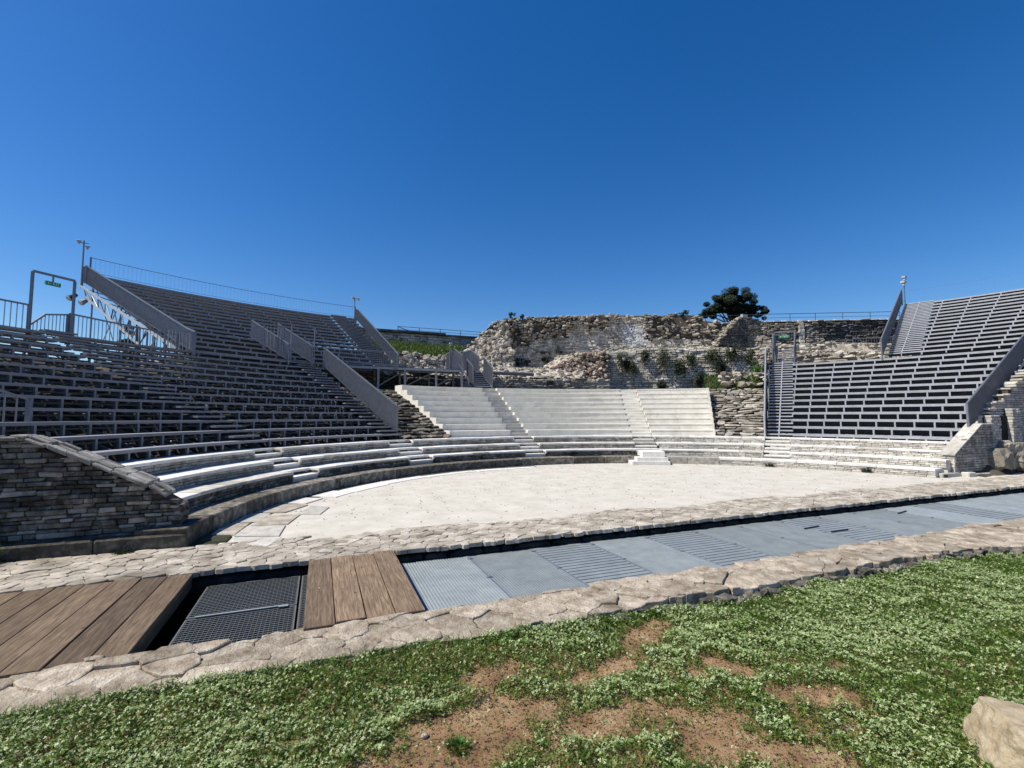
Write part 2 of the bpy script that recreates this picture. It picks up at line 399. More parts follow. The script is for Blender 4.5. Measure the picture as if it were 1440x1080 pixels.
nR = len(Rs); fs = [(i * nR + j, i * nR + j + 1, (i + 1) * nR + j + 1, (i + 1) * nR + j) for i in range(len(As) - 1) for j in range(nR - 1)]
mb.add(vs_, fs); tag(mb.build('hillside', M['earth'], smooth=True), kind='structure')

# ------------------------------------------------------------------ stone terraces
ROW_R = [8.35, 8.85, 9.35, 9.85]; ROW_Z = [.23, .45, .66, .88]
LANES = [(142.8, .40), (117.1, .42), (89.6, .38), (62.9, .40), (36.6, .38)]    # centre angle, half width
def lane_span(R, lane): h = math.degrees(lane[1] / R); return lane[0] - h, lane[0] + h
def row_range(R): return 180 - math.degrees(math.asin(1.42 / R)), math.degrees(math.asin((1.50 if R < 9 else 1.78) / R))
LBL = ['lowest curved stone step, dark weathered slabs edging the gravel orchestra', 'second curved stone bench from the gravel, above the dark lowest step',
       'third curved stone bench from the gravel, pale slabs over small bricks', 'topmost curved stone bench, just below the white seats and grey stands']
for k in range(4):
    R, z = ROW_R[k], ROW_Z[k]; zl = 0 if k == 0 else ROW_Z[k - 1]
    root = thing('stone_bench', LBL[k], 'stone bench', pol(R, 100, zl), 'curved stone benches around the orchestra')
    a1, a0 = row_range(R)
    if k == 0: a1 = 172.9
    spans = []; cur = a0
    for ln in sorted(LANES):
        s0, s1 = lane_span(R, ln)
        if k == 0: continue
        spans.append((cur, s0, False)); spans.append((s0, s1, True)); cur = s1
    if k == 0: spans.append((cur, 48., False)); cur = 48.
    spans.append((cur, a1, False))
    thick = .055 if k else .07
    for s0, s1, isl in spans:
        rim = R + (.24 if isl else 0)
        # core behind the riser
        m_ = MB(); m_.arc(rim + .05, R + .62, zl - .25, z - thick - .002, s0, s1); m_.build('core', M['cream'] if s0 < 20 else M['gap'], root)
        n = max(1, int((s1 - s0) * math.pi / 180 * R / (.62 if k else .95)))
        edges = [s0 + (s1 - s0) * (j + (rnd.uniform(-.2, .2) if 0 < j < n else 0)) / n for j in range(n + 1)]
        for j in range(n):
            g = math.degrees(.004 / R); m_ = MB(); dz = rnd.uniform(-.006, .006); dr = rnd.uniform(-.008, .008)
            if k == 0 and s0 > 40:   # one-piece kerb blocks
                m_.arc(R + dr, R + .56, -.05, z + dz, edges[j] + g, edges[j + 1] - g, 1.6)
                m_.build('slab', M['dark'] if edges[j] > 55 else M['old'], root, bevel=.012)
            else:
                old = (k == 1 and 143 < edges[j] < 160) or rnd.random() < .12
                m_.arc(rim - .012 + dr, R + .56, z - thick, z + dz, edges[j] + g, edges[j + 1] - g, 1.6)
                m_.build('slab', M['cream'] if old else M['pale'], root, bevel=.006)
        if isl:
            zh = (zl + z) / 2; m_ = MB(); m_.arc(R - .01, R + .30, zh - .05, zh, s0 + .05, s1 - .05); m_.build('step', M['pale'], root, bevel=.005)
            m_ = MB(); m_.arc(R + .02, R + .3, zl - .1, zh - .052, s0 + .02, s1 - .02); m_.build('step_riser', M['cream'], root)
            # light cheek stones on both sides of the notch
            for q in (s0, s1):
                m_ = MB(); d = math.degrees(.05 / R); m_.arc(R - .003, R + .26, zh + .003, z - thick - .001, q - d if q == s0 else q + .02, q - .02 if q == s0 else q + d); m_.build('cheek_stone', M['pale'], root)
        # riser stones
        if k or s0 < 40:
            def st(lo, hi, mat, nm):
                items = masonry(arcsurf(rim), lo, hi, zl + .002, lambda u: z - thick - .001, ((z - thick - zl) / 3 - .001, (z - thick - zl) / 3 + .0005), (.12, .26), .07, .01, .008, jit=.008)
                cp = cam.location
                for s_, q, m in items:
                    piece('stone', BLK, q, mat, root, m)
            segs = [(s0, min(s1, 60)), (max(s0, 60), s1)]
            for lo, hi in segs:
                if hi - lo < .5: continue
                mat = M['cream'] if lo < 45 else (M['dark'] if k == 1 else M['old'])
                st(rad(lo) * R, rad(hi) * R, mat, '')
# stair block at the foot of the second aisle
root = thing('stone_stair_block', 'small pale stepped block on the gravel against the curved benches', 'stone steps', pol(8.1, 63))
for (b0, b1, zt, dp) in ((59.3, 68.4, .12, .55), (59.6, 67.0, .24, .42), (60.2, 65.5, .42, .30)):
    m_ = MB(); m_.arc(8.36 - dp, 8.36 if zt < .3 else 8.84, (0 if zt < .2 else (.121 if zt < .3 else .241)), zt, b0, b1); m_.build('step', M['pale'], root, bevel=.008)

# ------------------------------------------------------------------ white seating
root = thing('white_seating', 'block of nine tall white stone seating rows facing the orchestra', 'seating', pol(10.35, 76, .88))
WA, WB = 48.4, 104.2
prev = .885
for k in range(1, 10):
    R = 9.85 + .5 * k; z = .88 + .2245 * k; zl = prev; prev = z
    cur = WA; spans = []
    for ln in sorted([LANES[2], LANES[3]]):
        ln = (ln[0] - (.9 if ln[0] > 80 else .7) * k / 9, ln[1] * .92); s0, s1 = lane_span(R, ln)
        spans += [(cur, s0, False), (s0, s1, True)]; cur = s1
    spans.append((cur, WB, False))
    for s0, s1, isl in spans:
        if isl:
            zh = (zl + z) / 2; m_ = MB(); m_.arc(R, R + .25, zl - .02, zh, s0 + .02, s1 - .02); m_.build('step', M['cream'] if s0 > 80 else M['white'], root, bevel=.006)
            m_ = MB(); m_.arc(R + .252, R + .72, zl - .1, z - .002, s0 + .02, s1 - .02); m_.build('step', M['cream'] if s0 > 80 else M['white'], root, bevel=.006)
            if s0 < 80: m_ = MB(); m_.arc(R - .004, R + .02, z - .10, z - .06, s1 + .1, s1 + .22); m_.build('aisle_light', M['blackm'], root)
        else:
            n = max(1, round((s1 - s0) * rad(1) * R / 1.45))
            for j in range(n):
                g = math.degrees(.0015 / R); e0 = s0 + (s1 - s0) * j / n + g; e1 = s0 + (s1 - s0) * (j + 1) / n - g
                m_ = MB(); m_.arc(R + .012, R + .72, zl - .12, z - .052, e0, e1, 2); m_.build('riser_block', M['white'], root)
                m_ = MB(); m_.arc(R - rnd.uniform(0, .003), R + .72, z - .051, z + rnd.uniform(-.0015, .0015), e0, e1, 2); m_.build('seat_slab', M['white'], root, bevel=.006)
    # cheeks: stepped end walls
    for (c0, c1) in ((WB + .02, WB + .75), (WA - .5, WA - .02)):
        m_ = MB(); m_.arc(R - .03, R + .5 if k < 9 else R + .7, zl - 1.4, z + .012, c0, c1); m_.build('end_wall', M['white'], root, bevel=.006)

# ------------------------------------------------------------------ metal stands
STEP = 2.5
def stand(label, a0, a1, Rb, zb, n, dR, dz, lanes, ground, mseat=None, fh=.062, gapw=.03, pw=.036, back=False):
    root = thing('grandstand', label, 'grandstand', pol(Rb, (a0 + a1) / 2, zb), 'raised grey steel stands')
    mseat = mseat or M['seat']
    angs = []
    a = a0
    while a < a1 - .4: angs.append(a); a += STEP
    angs.append(a1)
    for k in range(n):
        R = Rb + k * dR; z = zb + k * dz
        cur = a0; spans = []
        for lc, lw in sorted(lanes):
            h = math.degrees(lw / R); s0, s1 = max(a0, lc - h), min(a1, lc + h); spans += [(cur, s0, 0), (s0, s1, 1)]; cur = s1
        spans.append((cur, a1, 0))
        for s0, s1, isl in spans:
            if s1 - s0 < .3: continue
            if isl:
                for q, zz in ((0, z), (1, z + dz / 2)):
                    m_ = MB(); m_.arc(R + q * dR / 2, R + (q + 1) * dR / 2 - .02, zz - .045, zz, s0, s1); m_.build('step', M['tread'] if back is True else mseat, root)
                    if back is True: m_ = MB(); m_.arc(R + q * dR / 2 + .16, R + q * dR / 2 + .17, zz - dz / 2 - .02, zz - .05, s0, s1); m_.build('dark_backing_sheet', M['blackm'], root)  # black sheet added so the space below the steps reads as shade
                continue
            m_ = MB(); m_.arc(R - .03, R + .0, z - fh, z + .004, s0, s1); m_.build('seat_edge', mseat, root)
            m_ = MB(); m_.arc(R + .001, R + .30 - gapw, z - .018, z + .008, s0, s1); m_.build('seat_board', M['tread'], root)
            m_ = MB(); m_.arc(R + .30, R + dR - .012, z - .032, z - .014, s0, s1); m_.build('foot_board', mseat, root)
            if back:
                m_ = MB(); m_.arc(R + .24, R + .25, z - dz - .03, z - .034 if back is True else z - dz + (.17 if k < 5 else .085), s0, s1); m_.build('dark_backing_sheet', M['blackm'] if back is True else M['seatu'], root)  # added dark sheet stands in for the shade under the rows
            elif k < n - 1:
                m_ = MB(); m_.arc(R + dR + .16, R + dR + .20, z + dz * .42, z + dz * .55, s0, s1); m_.build('rear_rail', M['seatu'], root)
    # radial frames, one per bay
    fa = [a0 + .15] + angs[1:-1] + [a1 - .15]
    for a in fa:
        m_ = MB(); er = pol(1, a); et = Vector((-er.y, er.x, 0))
        for k in range(n):
            R = Rb + k * dR; z = zb + k * dz
            inl = any(abs(a - lc) < math.degrees(lw / R) * .93 for lc, lw in lanes)
            if inl: continue
            zl = z - dz if k else z - .16
            m_.bar(er * (R - .01) + Vector((0, 0, zl + .003)), er * (R - .01) + Vector((0, 0, z - fh - .002)), pw, .05, er)
            if k < n - 1: m_.bar(er * R + Vector((0, 0, z - .05)), er * (R + dR) + Vector((0, 0, z - .05)), .03, .04)
        # raking beam
        p0 = er * (Rb + .25) + Vector((0, 0, zb - .24)); p1 = er * (Rb + (n - 1) * dR + .45) + Vector((0, 0, zb + (n - 1) * dz - .34))
        m_.bar(p0, p1, .05, .12)
        m_.build('frame', mseat, root)
    # legs and braces below
    for i, a in enumerate(angs[::2]):
        m_ = MB(); er = pol(1, a)
        for j in range(1, 4):
            R = Rb + (n - 1) * dR * j / 3 + .2; zt = zb + (n - 1) * dz * j / 3 - .2; zg = ground(R, a) - .3
            if zt - zg < .25: continue
            m_.tube(er * R + Vector((0, 0, zg)), er * R + Vector((0, 0, zt)), .035, 6)
            R2 = Rb + (n - 1) * dR * (j - 1) / 3 + .3; m_.tube(er * R + Vector((0, 0, zg + .3)), er * R2 + Vector((0, 0, zb + (n - 1) * dz * (j - 1) / 3 - .15)), .02, 5)
            if i + 1 < len(angs[::2]):
                e2 = pol(1, angs[::2][i + 1]); m_.tube(er * R + Vector((0, 0, zg + .2)), e2 * R + Vector((0, 0, zt)), .018, 5)
        if m_.v: m_.build('leg_frame', M['seat'], root)
    return root
LLb, LLz = 10.27, 1.06
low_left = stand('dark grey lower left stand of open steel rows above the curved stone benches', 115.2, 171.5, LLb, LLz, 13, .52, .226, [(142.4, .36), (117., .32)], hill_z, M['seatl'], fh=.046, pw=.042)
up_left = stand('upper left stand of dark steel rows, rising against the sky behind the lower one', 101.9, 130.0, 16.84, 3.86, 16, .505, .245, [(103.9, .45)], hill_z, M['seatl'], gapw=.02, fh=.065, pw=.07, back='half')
low_right = stand('lower right stand of lit pale steel rows left of the sloping railing', 9.4, 38.4, 10.30, 1.0, 13, .52, .254, [(36.4, .42)], hill_z, fh=.076, gapw=.0, pw=.045, back=True)
up_right = stand('upper right stand of pale steel rows at the right edge of the picture', 9.4, 23.1, 17.25, 4.33, 15, .505, .235, [(21.6, .60)], hill_z, fh=.062, gapw=.0, pw=.045, back=True)
# centre stringers of the aisles
for root, lc, R_, z_, n, dR, dz in ((low_right, 36.4, 10.3, 1.0, 13, .52, .254), (up_right, 21.6, 17.25, 4.33, 15, .505, .235)):
    for da in (-1.6 if root is low_right else -.9, 0, 1.6 if root is low_right else .9):
        if abs(da) > 0: continue
        m_ = MB(); e = pol(1, lc + da)
        for k in range(n):
            m_.bar(e * (R_ + k * dR - .02) + Vector((0, 0, z_ + k * dz - dz * .95)), e * (R_ + k * dR - .02) + Vector((0, 0, z_ + k * dz)), .03, .03, e)
        m_.bar(e * R_ + Vector((0, 0, z_ - .06)), e * (R_ + n * dR) + Vector((0, 0, z_ + n * dz - .06)), .04, .06)
        m_.build('stringer', M['seat'], root)
# supporting masonry blocks under the right stand
root = thing('plinth_wall', 'low pale block course in the shade under the lower right stand', 'wall', pol(10.45, 24, .88))
its = masonry(arcsurf(10.55), rad(10.5) * 10.55, rad(37.5) * 10.55, .86, lambda u: 1.04, (.16, .165), (.34, .42), .12, .0, .03)
lay(its, BLK, M['cream'], root, 'block', 200)

# ------------------------------------------------------------------ railings
def railing(label, pts, h, group='steel railings of the theatre', sp=.075, posts=None, bar=(.012, .045), name='railing', parent=None, cat='railing', gapz=.05, mat=None, hr=.045):
    """pts: base line points (3d); vertical flat bars under a handrail"""
    mat = mat or M['rail']
    P = [Vector(p) for p in pts]; root = parent or thing(name, label, cat, P[0], group)
    hh = h if isinstance(h, (list, tuple)) else [h] * len(P)
    m_ = MB(); m2 = MB(); bl = MB()
    for i in range(len(P) - 1):
        a, b = P[i], P[i + 1]; A = a + Vector((0, 0, hh[i])); B = b + Vector((0, 0, hh[i + 1]))
        m_.bar(A, B, hr, hr * .9); m2.bar(a + Vector((0, 0, gapz)), b + Vector((0, 0, gapz)), hr * .45, hr * .6)
        d = (b - a); L = math.hypot(d.x, d.y); n = max(2, int(L / sp)); t = Vector((d.x, d.y, 0)).normalized(); nr = Vector((-t.y, t.x, 0))
        for k in range(n + 1):
            f = k / n; p = a.lerp(b, f) + Vector((0, 0, gapz)); q = A.lerp(B, f)
            bl.bar(p, q, bar[0], bar[1], nr)
    m_.build('handrail', mat, root); m2.build('bottom_rail', mat, root)
    o = bl.build('balusters', mat, root, kind='stuff')
    for i in (posts if posts is not None else (0, len(P) - 1)):
        mp = MB(); mp.bar(P[i] + Vector((0, 0, -.12)), P[i] + Vector((0, 0, hh[i] + .02)), .05, .05, (1, 0, 0)); mp.build('post', mat, root)
    return root
railing('sloping railing of close bars down the right edge of the lower left stand', [pol(10.62, 115.0, 1.05), pol(10.75, 115.0, 1.09), pol(16.3, 114.4, 3.65)], [.90, .92, .80])
railing('long steep railing down the right edge of the upper left stand', [pol(16.6, 102.2, 3.80), pol(17.3, 101.75, 4.05), pol(24.3, 101.5, 7.35), pol(24.7, 101.5, 7.45)], [.66, .66, .75, .75])
railing('broad steep railing at the left end of the upper left stand, above the truss', [pol(16.4, 130.8, 3.74), pol(17.2, 130.4, 3.95), pol(25.0, 130.3, 7.20), pol(25.3, 130.3, 7.25)], [.68, .70, .80, .72])
railing('pale steep railing down the left edge of the upper right stand', [pol(16.5, 23.5, 4.08), pol(24.9, 23.35, 7.85)], [.8, .78], sp=.06)
railing('narrow pale railing beside the aisle at the left edge of the lower right stand', [pol(10.2, 38.8, .92), pol(16.9, 38.75, 4.15)], [.78, .78], sp=.05, mat=M['tread'])
railing('bluish sloping railing at the far right, over the stepped masonry', [pol(10.35, 9.2, 1.18), pol(17.2, 9.0, 4.1), pol(24.8, 8.9, 7.7)], [.80, .80, .80], sp=.05, bar=(.014, .05))
railing('see-through railing of thin bars along the top of the upper left stand', [pol(24.75, a, 7.60) for a in (101.6, 106, 111, 116, 121, 126, 130.2)], .72, sp=.16, bar=(.004, .004), gapz=.1, hr=.022)
railing('barely visible thin railing along the top of the upper right stand', [pol(24.8, a, 7.85) for a in (9.4, 12, 15, 18, 21, 23.3)], .62, sp=.28, bar=(.003, .003), gapz=.1, hr=.008)
railing('high railing behind the lower left stand, between the picture edge and the portal', [pol(17.2, a, 3.72) for a in (144.1, 147, 152, 158)], .80, sp=.11, bar=(.012, .02))
railing('stair railing that climbs to the right post of the left portal', [pol(17.25, 143.9, 3.72), pol(17.25, 142.8, 3.72), pol(17.2, 141.2, 3.72)], [.28, .63, .72], sp=.08, bar=(.012, .02), cat='railing')
railing('high railing of thin bars right of the left portal, under the truss', [pol(17.2, a, 3.72) for a in (141.0, 138, 135, 131.2)], [.76, .72, .68, .64], sp=.1, bar=(.012, .02))
railing('short railing across the foot of the upper left stand beside the truss', [pol(16.45, a, 3.72) for a in (133.9, 132, 130.9)], .68, sp=.1, bar=(.012, .02))
railing('small railing near the left picture edge, standing in front of the lower left stand', [pol(11.55, 167.6, 1.36), pol(11.5, 162.1, 1.34)], [.80, .52], sp=.17, bar=(.014, .02), hr=.03)
railing('walkway railing at the top of the first aisle, left of the two tall posts', [pol(17.0, 121.6, 4.3), pol(17.0, 118.9, 4.3)], .9, sp=.13, bar=(.012, .02))
# slanted side rails of the gangway in the middle of the left stands
railing('left slanted railing of the gangway in the middle of the left stands', [pol(16.4, 119.2, 3.75), pol(18.3, 121.2, 4.8)], [.68, .72], sp=.06)
railing('right slanted railing of the gangway in the middle of the left stands', [pol(16.4, 115.9, 3.75), pol(18.3, 117.9, 4.75)], [.72, .80], sp=.06)
for a, lab in ((119.0, 'left one of two tall thin posts on the gangway of the left stands'), (115.7, 'right one of two tall thin posts on the gangway of the left stands')):
    m_ = MB(); p = pol(16.35, a, 3.75); m_.tube(p, p + Vector((0, 0, 1.42)), .022, 8); m_.tube(p + Vector((0, 0, 1.42)), p + Vector((0, 0, 1.44)), .03, 8); m_.tube(p, p + Vector((0, 0, .02)), .06, 8)
    tag(m_.build('steel_post', M['rail']), lab, 'post')

# ------------------------------------------------------------------ platform between left stands and white seats
root = thing('steel_platform', 'dark steel walkway on posts behind the left end of the white seats', 'platform', pol(15.2, 103, 3.7))
PA, PB = Vector((-5.95, 14.75, 3.75)), Vector((-.72, 14.95, 3.75))
m_ = MB(); m_.prism([PA, PB, PB + Vector((.15, 1.7, 0)), PA + Vector((-.2, 1.7, 0))], (0, 0, -.03)); m_.build('deck', M['seatu'], root)
m_ = MB(); m_.bar(PA + Vector((0, 0, -.07)), PB + Vector((0, 0, -.07)), .05, .1); m_.build('edge_beam', M['gratef'], root)
m_ = MB(); m_.bar(PA + Vector((0, .2, -.16)), PB + Vector((0, .2, -.16)), .05, .05); m_.build('edge_beam', M['seatu'], root)
for x in (-4.55, -3.42, -2.05, -.86):
    m_ = MB(); m_.box((x - .045, 14.78, 1.6), (x + .045, 14.87, 3.63)); m_.build('post', M['rail'], root)
    m_ = MB(); m_.box((x - .045, 16.3, 2.2), (x + .045, 16.39, 3.7)); m_.build('post', M['rail'], root)
for x0, x1 in ((-4.55, -3.42), (-3.42, -2.05), (-2.05, -.86)):
    m_ = MB(); m_.bar((x0, 15.6, 2.9), (x1, 15.6, 3.62), .04, .05); m_.build('brace', M['rail'], root)
railing('front railing of the dark steel platform, left half with thicker bars', [pol(16.2, 112.2, 3.76), pol(15.5, 108, 3.76), pol(15.3, 104.7, 3.76)], .64, sp=.085, bar=(.012, .02))
railing('front railing of the dark steel platform, right half in front of white rock', [pol(15.2, 104.4, 3.76), Vector((-2.6, 15.8, 3.76)), Vector((-1.45, 16.0, 3.76))], .48, sp=.1, bar=(.01, .015))
# access stair with four plate railings
def plate(label, pts, thick=.03):
    """closed sheet-like railing panel made of close upright bars in a frame; pts bottom0, bottom1, top1, [mid], top0"""
    P = [Vector(p) for p in pts]; root = thing('stair_railing', label, 'railing', P[0], 'bar railings of the small stair')
    m_ = MB(); n = len(P)
    for i in range(n): m_.bar(P[i], P[(i + 1) % n], .035, .035)
    m_.build('frame', M['rail'], root)
    a, b = P[0], P[1]; top = P[2:][::-1]; bl = MB(); L = math.hypot(*(b - a).xy); nn = int(L / .04)
    cum = [0]; 
    for i in range(len(top) - 1): cum.append(cum[-1] + math.hypot(*(top[i + 1] - top[i]).xy))
    for k in range(nn + 1):
        f = k / nn; p = a.lerp(b, f); s = f * cum[-1]; j = max(i for i in range(len(cum)) if cum[i] <= s + 1e-6); j = min(j, len(top) - 2)
        q = top[j].lerp(top[j + 1], (s - cum[j]) / max(1e-6, cum[j + 1] - cum[j])); t = (b - a).normalized(); bl.bar(p, q, .012, .03, (-t.y, t.x, 0))
    bl.build('balusters', M['rail'], root, kind='stuff'); return root
plate('leftmost plate-like railing above the dark platform, under the lamp mast', [(-.90, 17.54, 3.95), (-.56, 15.79, 3.8), (-.56, 15.79, 4.52), (-.66, 16.79, 4.96), (-.90, 17.54, 4.79)])
plate('second plate-like railing, pale and peaked, right of the lamp mast', [(-.01, 17.51, 3.98), (.30, 15.87, 3.77), (.30, 15.87, 4.5), (.20, 16.88, 4.98), (-.01, 17.51, 4.94)])
plate('front left railing of the small stair down to the white seats', [(-.28, 15.99, 3.45), (-.26, 15.01, 2.95), (-.26, 15.01, 3.91), (-.28, 15.99, 4.39)])
plate('front right railing of the small stair down to the white seats', [(.50, 15.75, 3.52), (.64, 14.88, 3.0), (.64, 14.88, 3.87), (.50, 15.75, 4.49)])
root = thing('small_stair', 'short dark steel stair from the platform to the top white row', 'stairs', (.2, 14.9, 2.9))
for k in range(8):
    m_ = MB(); m_.box((-.22, 14.92 + k * .16, 3.0 + k * .105), (.60 - k * .012, 15.07 + k * .16, 3.035 + k * .105)); m_.build('step', M['seat'], root)
    m_ = MB(); m_.box((-.20, 15.05 + k * .16, 2.96 + k * .105), (.58 - k * .012, 15.06 + k * .16, 3.10 + k * .105)); m_.build('dark_backing_sheet', M['blackm'], root)
for x in (-.24, .61):
    m_ = MB(); m_.bar((x, 14.8, 2.84), (x, 15.8, 3.74), .03, .12); m_.build('stringer', M['rail'], root)
railing('low pale handrail at the right end of the dark platform', [(-1.5, 15.1, 3.76), (-.95, 15.05, 3.76), (-.55, 14.8, 3.2)], [.12, .28, .14], sp=.5, bar=(.02, .02))

# ------------------------------------------------------------------ truss with legs and floodlights at the left end
root = thing('truss_beam', 'raking white lattice truss below the broad railing of the upper left stand', 'truss', pol(17, 130.4, 3.6))
T0, T1 = pol(16.6, 130.9, 3.55), pol(25.1, 130.6, 7.12); B0, B1 = pol(18.2, 130.9, 3.35), pol(24.5, 130.6, 6.55)
m_ = MB(); m_.bar(T0, T1, .07, .08); m_.build('top_chord', M['truss'], root)
m_ = MB(); m_.bar(B0, B1, .07, .07); m_.build('bottom_chord', M['truss'], root)
for off in (0.0,):
    for k in range(11):
        f, g = k / 11, (k + 1) / 11
        a, b = (B0.lerp(B1, f), T0.lerp(T1, .13 + .87 * (f + g) / 2)); c = B0.lerp(B1, g)
        for p, q in ((a, b), (b, c)):
            m_ = MB(); m_.tube(p, q, .022, 6); m_.build('lattice_bar', M['truss'] if k % 2 else M['seatu'], root)
e2 = pol(1, 128.5)
m_ = MB(); m_.bar(pol(17.5, 127.5, 3.5), pol(24.8, 127.5, 6.9), .06, .08); m_.build('rear_chord', M['seatu'], root)
for k in range(9):
    m_ = MB(); a = pol(17.5 + k * .82, 127.5, 3.5 + k * .38); b = T0.lerp(T1, (k + .5) / 9); m_.tube(a, b, .018, 5); m_.build('cross_bar', M['seatu'], root)
for R in (20.2, 21.0):
    m_ = MB(); m_.bar(pol(R + (.0 if R < 20.5 else -1.), 130.6, 2.6), pol(20.2, 130.6, 5.05 if R < 20.5 else 4.7), .12, .12); m_.build('leg', M['seatu'], root)
def mast(label, p, h, r=.028, heads=()):
    root = thing('camera_mast', label, 'mast', p, 'thin masts with cameras and small lamps')
    p = Vector(p); m_ = MB(); m_.tube(p, p + Vector((0, 0, h)), r, 8, r * .8); m_.build('pole', M['rail'], root)
    m_ = MB(); m_.bar(p + Vector((-.13, .0, h - .10)), p + Vector((.18, -.06, h - .14)), .025, .025); m_.build('cross_arm', M['rail'], root)
    for dx, dz, s in heads:
        m_ = MB(); c = p + Vector((dx, -.05 - abs(dx) * .2, h + dz))
        m_.box(c - Vector((s, s * .9, s * .5)), c + Vector((s, s * .9, s * .5))); m_.tube(c + Vector((0, 0, -s * .5)), c + Vector((0, 0, -s * 1.7)), s * .45, 8, s * .7)
        m_.build('camera_housing', M['lampg'], root, bevel=.01)
    return root
mast('thin mast with two camera housings at the left end of the upper left stand', pol(25.0, 130.6, 7.0), 2.05, .035, ((-.14, -.06, .07), (.16, -.27, .07)))
mast('thin mast at the right end of the upper left stand, against blue sky', pol(24.9, 101.6, 7.5), 1.5, .03, ((-.08, -.08, .1), (.2, -.12, .08)))
mast('thin mast with camera at the left end of the upper right stand', pol(25.2, 23.1, 7.8), 1.6, .03, ((-.2, -.36, .12), (-.05, -.05, .1)))
mast('dark lamp mast above the small stair, before the green bank', (-.85, 17.0, 3.8), 1.5, .035, ((0, -.05, .07),))
mast('thin mast right of the small stair, before the pale rubble', (.62, 17.2, 3.8), 1.55, .025, ())
mast('thin mast between the two peaked railings of the small stair', (-.33, 16.6, 3.8), 1.35, .025, ())
# floodlights
for dx, dz, lab in ((-.18, -.05, 'dark left floodlight hanging under the tip of the white truss'), (.22, -.2, 'pale lower floodlight hanging under the tip of the white truss')):
    p = pol(24.8, 130.9, 6.62) + Vector((dx, 0, dz)); r_ = thing('floodlight', lab, 'floodlight', p, 'floodlights under the truss')
    m_ = MB(); m_.tube(p + Vector((-.08, -.14, -.12)), p + Vector((.05, .12, .1)), .12, 10, .07); m_.build('housing', M['lampg'] if dx > 0 else M['blackm'], r_)
    m_ = MB(); m_.bar(p + Vector((0, 0, .05)), p + Vector((0, 0, .32)), .04, .03); m_.build('bracket', M['lampg'], r_)
    m_ = MB(); m_.tube(p + Vector((-.092, -.155, -.135)), p + Vector((-.08, -.14, -.12)), .10, 10); m_.build('glass', M['signw'], r_)
# portals with emergency exit signs
def portal(label, a, b, h, w=.07, sign=.26):
    a = Vector(a); b = Vector(b); root = thing('portal_frame', label, 'portal', a, 'portal frames with exit signs')
    for p in (a, b): m_ = MB(); m_.bar(p, p + Vector((0, 0, h)), w, w, (1, 0, 0)); m_.build('post', M['rail'], root)
    m_ = MB(); m_.bar(a + Vector((0, 0, h + w * .5 - .01)), b + Vector((0, 0, h + w * .5 - .01)), w, w); m_.build('lintel', M['rail'], root)
    c = a.lerp(b, .47) + Vector((0, 0, h)); t = (b - a).normalized(); nr = Vector((t.y, -t.x, 0))
    if nr.dot(cam.location - c) < 0: nr = -nr
    s = thing('exit_sign', 'green running figure exit sign hanging in the ' + ' '.join(label.split(',')[0].split()[:4]), 'exit sign', c, 'emergency exit signs')
    m_ = MB(); m_.bar(c, c + Vector((0, 0, -.16)), .03, .03, (1, 0, 0)); m_.build('hanger', M['rail'], s)
    sc_ = c + Vector((0, 0, -.16 - sign * .3)); m_ = MB(); m_.bar(sc_ - t * sign, sc_ + t * sign, .05, sign * .6); m_.build('sign_box', M['green'], s)
    f = nr * .028
    def q(x, z): return sc_ + f + t * x * sign + Vector((0, 0, z * sign))
    # plain pictogram: door, running figure, arrow
    m_ = MB()
    for seg in (((.35, -.2), (.35, .2)), ((.62, -.2), (.62, .2)), ((.35, .2), (.62, .2)), ((-.05, .1), (.08, -.05)), ((.08, -.05), (.2, -.2)), ((.08, -.05), (-.08, -.18)), ((-.02, .08), (.16, .04)), ((-.75, 0), (-.35, 0)), ((-.75, 0), (-.62, .1)), ((-.75, 0), (-.62, -.1))):
        m_.bar(q(*seg[0]), q(*seg[1]), .004, .045 * sign, nr.cross(Vector((0, 0, 1))) if seg[0][0] == seg[1][0] else (0, 0, 1))
    m_.tube(q(-.05, .17), q(-.05, .17) + f * .1, .05 * sign, 8)
    m_.build('pictogram', M['signw'], s)
    return root
portal('tall steel portal at the top left, standing above the lower left stand', pol(17.0, 144.4, 3.65), pol(17.0, 141.2, 3.65), 1.72, .055, .17)
portal('pale portal at the top of the steep aisle stair, near the arch ruin', pol(18.7, 37.5, 4.4), pol(18.7, 34.75, 4.4), 1.52, .06, .24)
root = thing('aisle_stair', 'upper flight of steel steps leading to the pale portal', 'stairs', pol(16.9, 36.3, 4.1))
for k in range(9):
    m_ = MB(); m_.arc(16.9 + k * .2, 17.07 + k * .2, 4.12 + k * .105, 4.15 + k * .105, 35.0, 37.4); m_.build('step', M['seat'], root)
railing('left steep rail of the upper aisle flight below the pale portal', [pol(16.8, 37.7, 4.1), pol(18.6, 37.7, 5.05)], [.75, .8], sp=.05)
railing('right steep rail of the upper aisle flight below the pale portal', [pol(16.8, 34.7, 4.1), pol(18.6, 34.7, 5.05)], [.75, .8], sp=.05)

